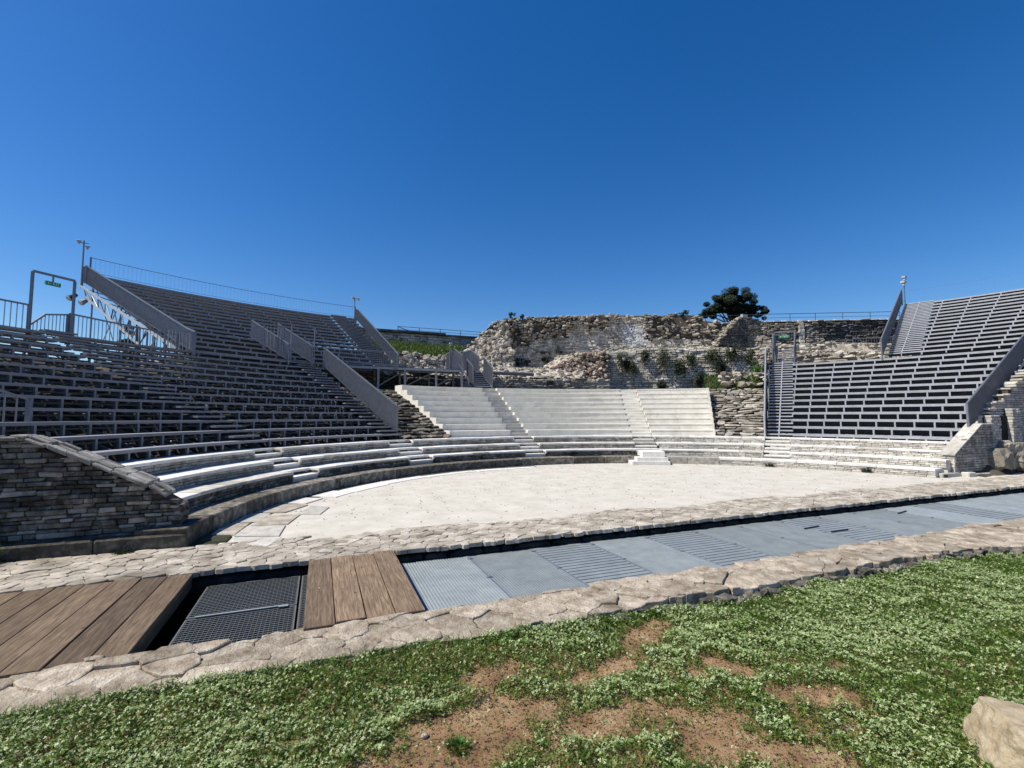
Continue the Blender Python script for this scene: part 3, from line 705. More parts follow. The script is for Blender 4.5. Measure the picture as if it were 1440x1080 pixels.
# ------------------------------------------------------------------ left stub wall
def slab_poly(name, pts, off, mat, parent, bevel=.01):
    m_ = MB(); m_.prism(pts, off); return m_.build(name, mat, parent, bevel=bevel)
root = thing('stub_wall', 'dark brick-like stone wall with a sloping top at the left edge', 'wall', (-9.5, 1.25, 0))
def ltop(x):
    if x < -9.93: return 1.33
    if x < -8.62: return 1.33 - (x + 9.93) * (.66 / 1.31)
    return .60 if x < -8.5 else .50
prof = [(-15, 0), (-8.42, 0), (-8.42, .46), (-8.55, .55), (-8.66, .63), (-9.95, 1.30), (-15, 1.30)]
slab_poly('core', [(x, 1.30, z) for x, z in prof], (0, .36, 0), M['gap'], root, 0)
its = masonry(flatsurf((0, 1.25, 0), (1, 0, 0), (0, -1, 0)), -15, -8.39, .12, lambda u: ltop(u) - .01, (.042, .072), (.08, .24), .11, .035, .006, jit=.024)
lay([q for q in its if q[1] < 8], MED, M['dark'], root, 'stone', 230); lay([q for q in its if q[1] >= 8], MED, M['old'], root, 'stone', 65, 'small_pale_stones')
its = masonry(flatsurf((-8.39, 0, 0), (0, 1, 0), (1, 0, 0)), 1.25, 1.67, .12, lambda u: .48, (.055, .09), (.14, .24), .1, .02, .008)
for s_, q, m in its: piece('end_stone', ROUGH, q, M['dark'], root, m)
# coping slabs
x = -15.
while x < -8.6:
    w = rnd.uniform(.12, .26); x1 = min(x + w, -8.55); 
    if x < -9.95 < x1: x1 = -9.95
    y = 1.19
    while y < 1.70:
        y1 = min(1.72, y + rnd.uniform(.09, .2)); dz = rnd.uniform(-.012, .02); xs = rnd.uniform(-.02, .02)
        slab_poly('coping_slab', [(x + xs, y + .006, ltop(x + .001) - .01), (x1 - .01 + xs, y + .006, ltop(x1 - .001) - .01), (x1 - .01, y1 - .006, ltop(x1 - .001) - .01), (x, y1 - .006, ltop(x + .001) - .01)], (0, 0, .045 + dz), M['old'], root, .01)
        y = y1
    x = x1
# kerb in front of it
root = thing('stone_kerb', 'long low stone kerb at the foot of the dark left wall', 'kerb', (-9.5, 1.1, 0))
x = -15.
while x < -8.3:
    x1 = min(x + rnd.uniform(.6, 1.1), -8.27); x1 = -8.27 if -8.27 - x1 < .2 else x1
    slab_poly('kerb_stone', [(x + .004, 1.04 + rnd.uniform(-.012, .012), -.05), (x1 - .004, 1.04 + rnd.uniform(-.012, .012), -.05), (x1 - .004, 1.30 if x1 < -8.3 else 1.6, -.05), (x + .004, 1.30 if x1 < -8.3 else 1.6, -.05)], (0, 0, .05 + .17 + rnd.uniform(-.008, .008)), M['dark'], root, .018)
    x = x1

# ------------------------------------------------------------------ right stub wall and stepped masonry
root = thing('stub_wall', 'triangular stone wall with pale sloping top at the right end of the benches', 'wall', (9.8, 1.5, 0))
def rtop(x): return .60 + (x - 9.0) * (.79 / 1.37) if x < 10.37 else 1.39
slab_poly('core', [(9.04, 1.50, 0), (11.0, 1.50, 0), (11.0, 1.50, 1.36), (10.37, 1.50, 1.36), (9.04, 1.50, .59)], (0, .22, 0), M['gap'], root, 0)
its = masonry(flatsurf((0, 1.45, 0), (1, 0, 0), (0, -1, 0)), 9.0, 11.0, .1, lambda u: rtop(u) - .03, (.05, .08), (.14, .34), .1, .015, .008, jit=.01)
lay(its, BLK, M['old'], root, 'stone', 290)
its = masonry(flatsurf((9.0, 0, 0), (0, -1, 0), (-1, 0, 0)), -1.76, -1.45, .1, lambda u: .58, (.05, .08), (.14, .2), .1, .01, .008)
for s_, q, m in its: piece('end_stone', BLK, q, M['cream'], root, m)
for j in range(4):
    xa, xb = 9.0 - .03 + j * .35, 9.0 + (j + 1) * .35 - .04
    if j == 3: xb = 10.36
    slab_poly('coping_slab', [(xa, 1.42, rtop(xa) - .03), (xb, 1.42, rtop(xb) - .03), (xb, 1.78, rtop(xb) - .03), (xa, 1.78, rtop(xa) - .03)], (0, 0, .05), M['cream'], root, .006)
slab_poly('coping_slab', [(10.38, 1.42, 1.36), (11.0, 1.42, 1.36), (11.0, 1.78, 1.36), (10.38, 1.78, 1.36)], (0, 0, .05), M['cream'], root, .006)
root = thing('stone_kerb', 'pale broken kerb below the triangular wall at the right', 'kerb', (9.5, 1.3, 0))
for (xa, xb, ya, yb, h) in ((8.35, 9.35, 1.42, 1.80, .11), (9.2, 9.5, 1.25, 1.44, .12), (9.52, 10.4, 1.28, 1.44, .07), (10.42, 11.5, 1.30, 1.5, .13), (11.52, 12.4, 1.35, 1.6, .12)):
    slab_poly('kerb_stone', [(xa, ya, -.03), (xb, ya + rnd.uniform(-.03, .03), -.03), (xb, yb, -.03), (xa, yb, -.03)], (0, 0, h + .03), M['cream'], root, .02)
root = thing('stepped_wall', 'stepped pale stone wall climbing at the right picture edge', 'wall', (11, 1.6, 0))
STP = [(10.95, 1.64), (11.41, 1.85), (11.83, 2.06), (12.25, 2.27), (12.66, 2.48), (13.1, 2.69), (13.55, 2.9), (14, 3.1), (14.5, 3.3)]
def stop_(x):
    z = 1.3
    for xs, zs in STP:
        if x >= xs: z = zs
    return z
prof = [(10.97, -.1)] + [(15, -.1), (15, 3.28)]
for (xs, zs) in STP[::-1]: prof += [(xs + .03, zs - .02), (xs + .03, zs - .21)]
slab_poly('core', [(x, 1.75, z) for x, z in prof], (0, .18, 0), M['gap'], root, 0)
its = masonry(flatsurf((0, 1.70, 0), (1, 0, 0), (0, -1, 0)), 10.95, 15, .0, lambda u: stop_(u), (.068, .072), (.16, .4), .3, .01, .008, jit=.012)
lay(its, BLK, M['cream'], root, 'stone', 290)
for i, (xs, zs) in enumerate(STP[:-1]):
    xe = STP[i + 1][0]
    slab_poly('tread_stone', [(xs, 1.68, zs - .05), (xe - .01, 1.68, zs - .05), (xe - .01, 2.0, zs - .05), (xs, 2.0, zs - .05)], (0, 0, .052), M['cream'], root, .01)
for x0, x1, zt, lab, yy in ((11.05, 11.55, 1.64, 'left short masonry pillar under the stepped wall at the right edge', 1.50), (12.2, 12.65, 1.85, 'right short masonry pillar beside the dark recess at the right edge', 1.50)):
    r_ = thing('stone_pillar', lab, 'pillar', (x0, yy, .5), 'masonry pillars at the right edge')
    m_ = MB(); m_.box((x0 + .02, yy + .03, .3), (x1 - .02, 1.68, zt - .02)); m_.build('core', M['gap'], r_)
    for s_, q, m in masonry(flatsurf((0, yy, 0), (1, 0, 0), (0, -1, 0)), x0, x1, .55, lambda u: zt, (.07, .09), (.14, .3), .12, .02, .008, jit=.015): piece('stone', BLK, q, M['cream'], r_, m)
    for s_, q, m in masonry(flatsurf((x0, 0, 0), (0, -1, 0), (-1, 0, 0)), -1.66, -yy, .55, lambda u: zt, (.07, .09), (.14, .3), .06, .02, .008, jit=.005): piece('stone', BLK, q, M['cream'], r_, m)
m_ = MB(); m_.box((11.56, 1.62, .3), (12.19, 1.69, 1.62)); tag(m_.build('recess_wall', M['black']), 'dark recess wall between the two masonry pillars at the right', 'wall')  # near-black slab before the stepped wall; the recess's shade is in its colour
for (x, y, z, sx, sy, sz, lab) in ((11.0, 1.35, .40, .75, .5, .62, 'rounded mossy ruin lump right of the triangular wall'), (11.95, 1.35, .45, .95, .5, .8, 'jagged ruin lump standing upright at the right edge'), (11.5, 1.45, .78, .5, .4, .28, 'small pale stone lying between the two ruin lumps'), (12.9, 1.4, .45, .9, .5, .75, 'broken ruin lump cut by the right picture edge')):
    import bmesh
    bm = bmesh.new(); bmesh.ops.create_icosphere(bm, subdivisions=4, radius=.5)
    for v in bm.verts:
        n1 = noise.noise(v.co * 2.3 + Vector((x, 0, 0))); n2 = noise.noise(v.co * 7 + Vector((x, 3, 0))); v.co *= 1 + n1 * .5 + n2 * .16
        v.co = Vector((max(-.4, min(.4, v.co.x)) * sx * 1.2, max(-.4, min(.4, v.co.y)) * sy * 1.2, max(-.42, min(.42, v.co.z)) * sz * 1.2))
    me = bpy.data.meshes.new('ruin_lump'); bm.to_mesh(me); bm.free(); tag(link('ruin_lump', me, M['ruin'], None, (x, y, z)), lab, 'ruin stone')
#PART2
# ------------------------------------------------------------------ trench
TY0, TY1 = -1.93, -.15
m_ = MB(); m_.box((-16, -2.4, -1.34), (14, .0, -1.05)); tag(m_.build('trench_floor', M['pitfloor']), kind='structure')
root = thing('trench_wall', 'damp stone wall with its shade painted in, along the far side of the sunken stage trench', 'wall', (-2, -.1, -.5))
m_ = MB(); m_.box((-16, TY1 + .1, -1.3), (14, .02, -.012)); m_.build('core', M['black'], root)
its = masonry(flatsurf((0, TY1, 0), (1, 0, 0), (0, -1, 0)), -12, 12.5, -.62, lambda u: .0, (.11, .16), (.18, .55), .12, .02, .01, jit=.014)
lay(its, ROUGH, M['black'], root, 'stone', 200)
def clip(poly, a, b, c):   # keep a*x+b*y<=c
    out = []
    for i in range(len(poly)):
        p, q = poly[i], poly[(i + 1) % len(poly)]; fp = a * p[0] + b * p[1] - c; fq = a * q[0] + b * q[1] - c
        if fp <= 0: out.append(p)
        if fp * fq < 0: t = fp / (fp - fq); out.append((p[0] + (q[0] - p[0]) * t, p[1] + (q[1] - p[1]) * t))
    return out
def flags(root, mat, outline, size, aspect, top, depth, gap=.012, limit=290, warp=.02, name='flagstone', cham=.012, hj=.008, keep=None, rest='small_flagstones', seed=3, edge=.02):
    r = random.Random(seed); xs = [p[0] for p in outline]; ys = [p[1] for p in outline]
    sx, sy = size * aspect, size; nx = int((max(xs) - min(xs)) / sx) + 3; ny = int((max(ys) - min(ys)) / sy) + 3
    P = {}
    for i in range(nx):
        for j in range(ny):
            P[i, j] = (min(xs) + (i - 1 + .5 * (j % 2) + r.uniform(-.42, .42)) * sx, min(ys) + (j - .5 + r.uniform(-.36, .36)) * sy)
    n_o = len(outline); cells = []
    # outline is convex, counter-clockwise
    for (i, j), p in P.items():
        poly = [(p[0] - sx * 2, p[1] - sy * 2), (p[0] + sx * 2, p[1] - sy * 2), (p[0] + sx * 2, p[1] + sy * 2), (p[0] - sx * 2, p[1] + sy * 2)]
        for di in (-2, -1, 0, 1, 2):
            for dj in (-2, -1, 0, 1, 2):
                q = P.get((i + di, j + dj))
                if q is None or q is p: continue
                a, b = q[0] - p[0], q[1] - p[1]; L = math.hypot(a, b); a /= L; b /= L
                poly = clip(poly, a, b, a * (p[0] + q[0]) / 2 + b * (p[1] + q[1]) / 2 - gap / 2)
                if len(poly) < 3: break
            if len(poly) < 3: break
        if len(poly) < 3: continue
        for k in range(n_o):
            p0, p1 = outline[k], outline[(k + 1) % n_o]; a, b = p1[1] - p0[1], -(p1[0] - p0[0]); L = math.hypot(a, b); a /= L; b /= L
            poly = clip(poly, a, b, a * p0[0] + b * p0[1] - r.uniform(-.012, edge))
            if len(poly) < 3: break
        if len(poly) < 3: continue
        c = (sum(q[0] for q in poly) / len(poly), sum(q[1] for q in poly) / len(poly))
        if keep and not keep(*c): continue
        area = abs(sum(poly[k][0] * poly[(k + 1) % len(poly)][1] - poly[(k + 1) % len(poly)][0] * poly[k][1] for k in range(len(poly)))) / 2
        if area < .0015: continue
        pts = []
        for k in range(len(poly)):
            a, b = poly[k], poly[(k + 1) % len(poly)]; L = math.hypot(b[0] - a[0], b[1] - a[1])
            pts.append(a)
            if L > size * .35:
                for f in ((.5,) if L < size * .9 else (.3, .65)):
                    t = r.uniform(-warp, warp * .3); pts.append((a[0] + (b[0] - a[0]) * f + (b[1] - a[1]) / L * -t, a[1] + (b[1] - a[1]) * f - (b[0] - a[0]) / L * -t))
        cells.append((c, pts, area))
    cp = cam.location
    cells.sort(key=lambda q: math.hypot(q[0][0] - cp.x, q[0][1] - cp.y) / math.sqrt(q[2]))
    big = MB()
    for n_, (c, pts, area) in enumerate(cells):
        h = top(*c) + r.uniform(-hj, hj); tx, ty = r.uniform(-.03, .03), r.uniform(-.03, .03); k = len(pts)
        m_ = MB() if n_ < limit else big
        R_ = math.sqrt(area); f = max(.7, 1 - cham / R_ * 2.6)
        def ring(sc_, z): return [(c[0] + (q[0] - c[0]) * sc_, c[1] + (q[1] - c[1]) * sc_, z + (q[0] - c[0]) * tx + (q[1] - c[1]) * ty) for q in pts]
        v = [(a, b, h - depth) for a, b, z in ring(1.02, 0)] + ring(1., h - cham) + ring(f, h) + [(c[0], c[1], h + .001)]
        fs = [(i, (i + 1) % k, k + (i + 1) % k, k + i) for i in range(k)] + [(k + i, k + (i + 1) % k, 2 * k + (i + 1) % k, 2 * k + i) for i in range(k)] + [(2 * k + i, 2 * k + (i + 1) % k, 3 * k) for i in range(k)]
        m_.add(v, fs)
        if n_ < limit: m_.build(name, mat, root)
    if big.v: big.build(rest, mat, root, kind='stuff')
# paved strip beyond the trench
m_ = MB(); m_.box((-15, TY1 + .03, -.03), (13.2, .76, .006)); o = m_.build('paved_strip', M['gap']); tag(o, kind='structure')
flags(o, M['pave'], [(-12, TY1 - .02), (12.8, TY1 - .02), (12.8, .92), (-12, 1.02)], .112, 1.6, lambda x, y: .018, .05, .010, 290, .014, cham=.004, hj=.007, seed=5, keep=lambda x, y: y < .9 + .12 * math.sin(x * 2.1) or x < -6.9)
# flat pale slabs between the paving and the curved benches
root_f = thing('slab_path', 'ring of pale flat slabs on the ground along the left curve of the orchestra', 'paving', pol(7.9, 120))
a = 93.
while a < 147:
    a2 = a + rnd.uniform(5, 9); r1 = 7.72 + rnd.uniform(-.04, .04) - max(0, a - 125) * .004; w_ = .30 + max(0, a - 120) * .012
    m_ = MB(); m_.arc(r1, min(r1 + w_, 8.3), -.02, .012 + rnd.uniform(0, .004), a + .08, min(a2, 147.3) - .08, 1.5); m_.build('slab', M['pale'], root_f, bevel=.004); a = a2
m_ = MB(); m_.arc(8.02, 8.36, -.02, .007, 92, 173); m_.build('earth_joint', M['earth'], root_f)
root_q = thing('slab_path', 'worn rectangular slabs on the ground before the left end of the benches', 'paving', (-7.6, 1.8, 0))
for poly, mt in (([(-7.82, 1.39), (-7.26, 1.18), (-7.22, 1.83), (-7.74, 1.95)], 'cream'), ([(-7.76, .72), (-7.36, .62), (-7.22, 1.08), (-7.80, 1.32)], 'cream'), ([(-8.2, 1.2), (-7.86, 1.1), (-7.84, 1.4), (-8.16, 1.52)], 'earth'), ([(-8.12, 1.58), (-7.82, 1.46), (-7.72, 2.2), (-8.06, 2.25)], 'pave'), ([(-7.7, 2.0), (-7.2, 1.9), (-7.05, 2.6), (-7.55, 2.75)], 'pave'), ([(-7.98, 2.3), (-7.62, 2.24), (-7.5, 2.85), (-7.82, 3.0)], 'cream'), ([(-7.76, 3.05), (-7.3, 2.85), (-6.95, 3.45), (-7.45, 3.75)], 'pave'), ([(-7.1, 2.66), (-6.75, 2.5), (-6.6, 3.1), (-6.9, 3.35)], 'cream'), ([(-7.4, 3.8), (-7.0, 3.6), (-6.7, 4.1), (-7.05, 4.3)], 'cream')):
    m_ = MB(); m_.prism([(x, y, -.03) for x, y in poly], (0, 0, .045 + rnd.uniform(0, .006))); m_.build('slab', M[mt], root_q, bevel=.006)
# near stone strip with its face to the lawn
root = thing('stone_strip', 'broad rough ochre stone ledge between the trench and the lawn', 'stone ledge', (-4, -2.2, 0))
m_ = MB(); m_.prism([(-14, -2.40, -.4), (.8, -2.52, -.4), (4, -3.9, -.4), (6.0, -3.9, -.4), (6, -1.98, -.4), (-14, -1.98, -.4)], (0, 0, .37)); m_.build('core', M['gap'], root)
m_ = MB(); m_.box((-14, -1.99, -1.3), (13, -1.95, -.03)); m_.build('inner_face', M['gap'], root)
def strip_top(x, y): return .004 + noise.noise(Vector((x * 1.2, y * 2, 0))) * .022
flags(root, M['strip'], [(-13, -2.42), (.85, -2.60), (.85, TY0), (-13, TY0)], .15, 2.9, strip_top, .34, .008, 290, .034, 'strip_stone', .005, .013, edge=.05, seed=9, rest='small_strip_stones')
flags(root, M['strip'], [(.86, -2.60), (4.6, -4.1), (6, -4.1), (6, TY0), (.86, TY0)], .2, 2.4, strip_top, .34, .008, 20, .03, 'strip_stone', .01, .012, seed=12, rest='far_strip_stones')
rl = []
for _ in range(420):
    x = rnd.uniform(-9, 2.5); y = -2.46 - .012 * (x + 13) - .0 - rnd.uniform(-.05, .03) if x < .8 else -2.62 - .42 * (x - .85); s = rnd.uniform(.04, .15)
    rl.append((rnd.randrange(12), Matrix.Translation((x, y - .0, -.05 - rnd.uniform(0, .07))) @ Matrix.Rotation(rnd.uniform(-.5, .5), 4, 'Z') @ Matrix.Diagonal((s * 1.6, s * .7, s * .7, 1))))
merge('edge_rubble', LUMP, rl, M['dark'], root)  # dark stone chosen to put the shade of the ledge's face into colour
# ------------------------------------------------------------------ wooden boards
def boards(label, xs, y0, y1, z=.012, th=.05):
    root = thing('boardwalk', label, 'boardwalk', ((xs[0] + xs[-1]) / 2, (y0 + y1) / 2, 0), 'wooden board covers over the trench')
    for k in range(len(xs) - 1):
        a, b = xs[k] + .004, xs[k + 1] - .004; dy0, dy1 = rnd.uniform(-.03, .01), rnd.uniform(-.02, .02); dz = rnd.uniform(-.004, .004)
        m_ = MB(); n = 7; vs_ = []
        for i in range(n):
            y = y0 + dy0 + (y1 + dy1 - y0 - dy0) * i / (n - 1); w1, w2 = rnd.uniform(-.0022, .0022), rnd.uniform(-.0022, .0022); zz = z + dz + rnd.uniform(-.0015, .0015)
            vs_ += [(a + w1, y, zz - th), (b + w2, y, zz - th), (b + w2, y, zz), (a + w1, y, zz)]
        fs = [(0, 1, 2, 3), (4 * n - 1, 4 * n - 2, 4 * n - 3, 4 * n - 4)] + [(4 * i + q, 4 * i + 4 + q, 4 * i + 4 + (q + 1) % 4, 4 * i + (q + 1) % 4) for i in range(n - 1) for q in range(4)]
        m_.add(vs_, fs); m_.build('board', M['wood'], root, bevel=.004)
    for y in (y0 + .12, y1 - .2):
        m_ = MB(); m_.box((xs[0] + .02, y, z - th - .09), (xs[-1] - .02, y + .09, z - th - .002)); m_.build('joist', M['wood'], root)
    m_ = MB()
    for x in (xs[0] + .012, xs[-1] - .042): m_.box((x, y0 + .02, z - th - .1), (x + .03, y1 - .02, z - th - .001))
    m_.build('edge_joist', M['wood'], root); return root
boards('wide brown board deck over the trench at the lower left corner', [-7.945 - .2185 * k for k in range(19)][::-1], -1.955, -.155)
r_ = boards('short deck of four brown boards between the dark pit and the pale gratings', [-6.87, -6.64, -6.41, -6.18, -5.945], -1.955, -.12, .016)
m_ = MB(); m_.tube((-6.76, -1.12, .016), (-6.76, -1.12, .019), .007, 8); tag(m_.build('white_pebble', M['pale']), 'tiny white stone lying on the short board deck', 'pebble')
# ------------------------------------------------------------------ gratings
def grating(label, x0, x1, y0, y1, z, typ, mat, name='steel_grating', group='walkable steel gratings over the trench'):
    root = thing(name, label, 'grating', ((x0 + x1) / 2, (y0 + y1) / 2, z), group)
    m_ = MB(); w = .012
    for a, b in (((x0, y0), (x1, y0 + w)), ((x0, y1 - w), (x1, y1)), ((x0, y0 + w), (x0 + w, y1 - w)), ((x1 - w, y0 + w), (x1, y1 - w))): m_.box((a[0], a[1], z - .04), (b[0], b[1], z + .001))
    m_.build('frame', M['gratef'] if mat is not M['pitgrate'] else mat, root)
    m_ = MB()
    if typ == 'T':
        n = 27
        for k in range(n): x = x0 + (x1 - x0) * (k + .5) / n; m_.box((x - .0115, y0 + w, z - .036), (x + .0115, y1 - w, z))
        for k in range(14): y = y0 + (y1 - y0) * (k + .5) / 14; m_.box((x0 + w, y - .003, z - .014), (x1 - w, y + .003, z - .006))
    elif typ == 'L':
        n = 19
        for k in range(n): y = y0 + (y1 - y0) * (k + .5) / n; m_.box((x0 + w, y - .038, z - .02), (x1 - w, y + .038, z))
        for k in range(5): x = x0 + (x1 - x0) * (k + .5) / 5; m_.box((x - .004, y0 + w, z - .03), (x + .004, y1 - w, z - .021))
    else:
        n = int((y1 - y0) / .042)
        for k in range(n): y = y0 + (y1 - y0) * (k + .5) / n; m_.box((x0 + w, y - .0055, z - .03), (x1 - w, y + .0055, z))
        n = int((x1 - x0) / .034)
        for k in range(n): x = x0 + (x1 - x0) * (k + .5) / n; m_.box((x - .0018, y0 + w, z - .020), (x + .0018, y1 - w, z - .004))
    m_.build('bars', mat, root, kind='stuff'); return root
seams = [-5.93, -5.05, -4.20, -3.32, -2.42, -1.52, -.62, .28, 1.18, 2.08, 2.98, 3.88, 4.78, 5.68, 6.58, 7.48, 8.38, 9.28, 10.18, 11.08, 12.0]
types = 'TTLTLTTLTTTLTTTTTTTT'
ordn = ['first', 'second', 'third', 'fourth', 'fifth', 'sixth', 'seventh', 'eighth', 'ninth', 'tenth', 'eleventh', 'twelfth', 'thirteenth', 'fourteenth', 'fifteenth', 'sixteenth', 'seventeenth', 'eighteenth', 'nineteenth', 'twentieth']
for k in range(20):
    grating(('fine' if types[k] == 'T' else 'coarse lengthwise') + '-barred blue-grey grating, ' + ordn[k] + ' panel to the right of the short board deck', seams[k] + .003, seams[k + 1] - .003, TY0 + .01, TY1 - .015, -.13 + rnd.uniform(-.002, .002), types[k], M['grate'])
grating('far half of the dark square-mesh grating in the open pit', -7.82, -6.95, -1.02, TY1 - .02, -.135, 'G', M['pitgrate'])
grating('near half of the dark square-mesh grating in the open pit', -7.82, -6.95, TY0 + .01, -1.03, -.14, 'G', M['pitgrate'])
grating('narrow dark mesh strip beside the short board deck in the pit', -6.93, -6.62, TY0 + .01, TY1 - .02, -.137, 'G', M['pitgrate'])
m_ = MB(); m_.box((-7.75, -1.04, -.131), (-7.02, -1.015, -.124)); m_.box((-7.10, -1.06, -.131), (-7.02, -1.04, -.124)); tag(m_.build('flat_bar', M['grate']), 'thin pale flat bar lying across the dark pit grating', 'metal bar')
for k in range(1, 12):
    m_ = MB()
    for y in (TY0 + .12, TY1 - .16, -1.02):
        m_.box((seams[k] - .03, y, -.127), (seams[k] + .03, y + .03, -.122)); m_.tube((seams[k], y + .015, -.122), (seams[k], y + .015, -.116), .008, 6)
    tag(m_.build('grating_clips', M['gratef']), 'row of small steel clips on the seam left of the ' + ordn[k] + ' grating', 'clips', 'clips on the grating seams')
for x, y, rz in ((.35, -.75, .1), (.55, -1.05, .0), (3.0, -.55, .2)):
    m_ = MB(); c, s = math.cos(rz) * .18, math.sin(rz) * .18; m_.bar((x - c, y - s, -.118), (x + c, y + s, -.118), .025, .012)
    m_.tube((x - c, y - s, -.13), (x - c, y - s, -.112), .012, 6); m_.tube((x + c, y + s, -.13), (x + c, y + s, -.112), .012, 6)
    tag(m_.build('hinge_bar', M['blackm']), 'small black hinge bar lying on the blue-grey gratings' if y > -.6 else ('black hinge bar on the gratings, left one nearer the far wall' if y > -.9 else 'black hinge bar on the gratings, nearer the lawn'), 'hinge')

# ------------------------------------------------------------------ lawn
PATCH = [(-6.15, -3.50, .50, .24, .2), (-6.45, -3.85, .5, .25, .1), (-5.82, -3.02, .26, .11, .3), (-5.65, -3.35, .2, .12, -.2), (-5.0, -3.17, .28, .10, .2), (-4.43, -2.86, .24, .15, .3), (-4.9, -3.98, .38, .16, .5), (-4.55, -4.22, .32, .10, -.6), (-3.98, -3.86, .32, .09, -.4), (-4.2, -3.45, .18, .08, -.9), (-5.35, -3.62, .22, .12, .2), (-5.6, -4.3, .5, .3, 0), (-7.6, -4.6, .8, .4, 0), (-2.2, -5.2, .5, .3, .3)]
def bare(x, y):
    n_ = noise.noise(Vector((x * 3.1, y * 3.1, 1.7))) * 1.1 + noise.noise(Vector((x * 8, y * 8, 4.))) * .9 + noise.noise(Vector((x * 22, y * 22, 4.))) * .5; b = -9
    for cx, cy, rx, ry, t in PATCH:
        dx, dy = x - cx, y - cy; u = dx * math.cos(t) + dy * math.sin(t); v = -dx * math.sin(t) + dy * math.cos(t)
        b = max(b, 1 - math.hypot(u / rx, v / ry))
    b = max(b, .42 * (1 - math.hypot((x + 5.2) / 1.3, (y + 3.8) / .75)) - .42)
    return b * 1.1 + n_ * .6     # > 0 bare
def soil_z(x, y):
    z = -.05 - .06 * min(1, max(0, (x + 8) / 5)) + .055 * max(0, min(1, (y + 3.1) / .55)) * max(0, min(1, (-3.6 - x) / 2.5)) + noise.noise(Vector((x * .9, y * .9, 0))) * .03 + noise.noise(Vector((x * 5, y * 5, 2))) * .008
    return z + .012 * noise.noise(Vector((x * 14, y * 14, 5)))
xs = [-70, -40, -25, -16, -12, -10] + [-9.2 + .06 * k for k in range(170)] + [1.2, 2, 3, 5, 9, 16, 30, 60]
ys = [-70, -40, -22, -14, -9, -7, -6] + [-5.4 + .05 * k for k in range(58)]
vs_ = [(x, y, soil_z(x, y) if abs(x) < 12 and y > -7 else -.1) for x in xs for y in ys]; ny = len(ys)
m_ = MB(); m_.add(vs_, [(i * ny + j, (i + 1) * ny + j, (i + 1) * ny + j + 1, i * ny + j + 1) for i in range(len(xs) - 1) for j in range(ny - 1)])
tag(m_.build('lawn_soil', M['soil'], smooth=True), kind='structure')

Fv = Vector((math.sin(rad(22)), math.cos(rad(22)))); Rv = Vector((math.cos(rad(22)), -math.sin(rad(22))))
def view(x, y):
    d = Vector((x - cam.location.x, y - cam.location.y)); return d.dot(Fv), d.dot(Rv)
def near_edge(x): return -2.44 - .012 * (x + 13) if x < .85 else -2.62 - .4 * (x - .85)
def seen(x, y):
    if y > near_edge(x) - .01 + .03 * noise.noise(Vector((x * 4, 0, 0))): return None
    dep, lat = view(x, y)
    if dep < 1.55 or abs(lat) > dep * 1.12 + .6 or y < -5.9: return None
    return dep
def scatter(n, fn):
    out = []
    for _ in range(n):
        # sample by distance so that near ground gets the most
        x = rnd.uniform(-9.0, 2.8); y = rnd.uniform(-5.6, -2.45); d = seen(x, y)
        if d is None: continue
        q = fn(x, y, d)
        if q: out.append(q)
    return out
def leaves_mesh(name, pts, mat, label):
    """pts: (x, y, z, size) three-lobed leaves on short stalks"""
    n = len(pts); A = np.array(pts); V = []; az = nrs.uniform(0, 2 * np.pi, n); tilt = nrs.normal(0, .42, (n, 2))
    lob = []
    for k in range(3):
        t = az + k * 2 * np.pi / 3; c, s = np.cos(t), np.sin(t)
        for (r_, w) in ((0, 0), (.62, -.46), (1.0, 0), (.62, .46)):
            dx = (c * r_ - s * w) * A[:, 3]; dy = (s * r_ + c * w) * A[:, 3]; dz = dx * tilt[:, 0] + dy * tilt[:, 1] + (.18 * A[:, 3] if r_ == .62 else 0)
            lob.append(np.stack([A[:, 0] + dx, A[:, 1] + dy, A[:, 2] + dz], 1))
    V = np.stack(lob, 1).reshape(-1, 3)
    F = np.arange(n * 12).reshape(-1, 4)
    me = bpy.data.meshes.new(name); me.vertices.add(len(V)); me.vertices.foreach_set('co', V.astype(np.float32).ravel())
    # weld the three leaflets of a leaf by sharing the centre vertex so that a leaf is one island
    F = F.copy(); F[:, 0] = (F[:, 0] // 12) * 12
    me.loops.add(F.size); me.loops.foreach_set('vertex_index', F.ravel().astype(np.int32)); me.polygons.add(len(F)); me.polygons.foreach_set('loop_start', np.arange(0, F.size, 4, dtype=np.int32))
    me.update(calc_edges=True); me.validate(); o = link(name, me, mat); tag(o, label, 'clover', kind='stuff'); return o
def canopy(x, y): return .040 + .036 * noise.noise(Vector((x * 6, y * 6, 9))) + .022 * noise.noise(Vector((x * 17, y * 17, 3)))
def pal(x, y): return noise.noise(Vector((x * 1.3 + 4, y * 1.3, 7))) + .5 * noise.noise(Vector((x * 4, y * 4, 8)))
def f_clover(x, y, d):
    b = bare(x, y)
    if b > -.1 and rnd.random() > max(.06, .42 - b * 1.3): return None
    if b > -.45 and b < -.1 and rnd.random() < (b + .45) * 1.2: return None
    if d > 3.2 and rnd.random() < .25: return None
    return (x, y, soil_z(x, y) + max(.006, canopy(x, y) * rnd.uniform(.25, 1.1)), rnd.uniform(.0055, .0095) * (1 if d < 3.5 else 1.2))
leaves_mesh('clover', scatter(560000, f_clover), M['clover'], 'green clover leaves covering the lawn in front')
def f_pale(x, y, d):
    b = bare(x, y)
    if b > -.2 and rnd.random() > .04: return None
    if rnd.random() > .10 + .9 * min(1, max(0, pal(x, y) * 1.2 + .45)): return None
    return (x, y, soil_z(x, y) + canopy(x, y) * rnd.uniform(.85, 1.35) + .004, rnd.uniform(.005, .009) * (1 if d < 3.5 else 1.15))
leaves_mesh('pale_clover', scatter(310000, f_pale), M['cloverp'], 'pale clover leaves shining above the green lawn')
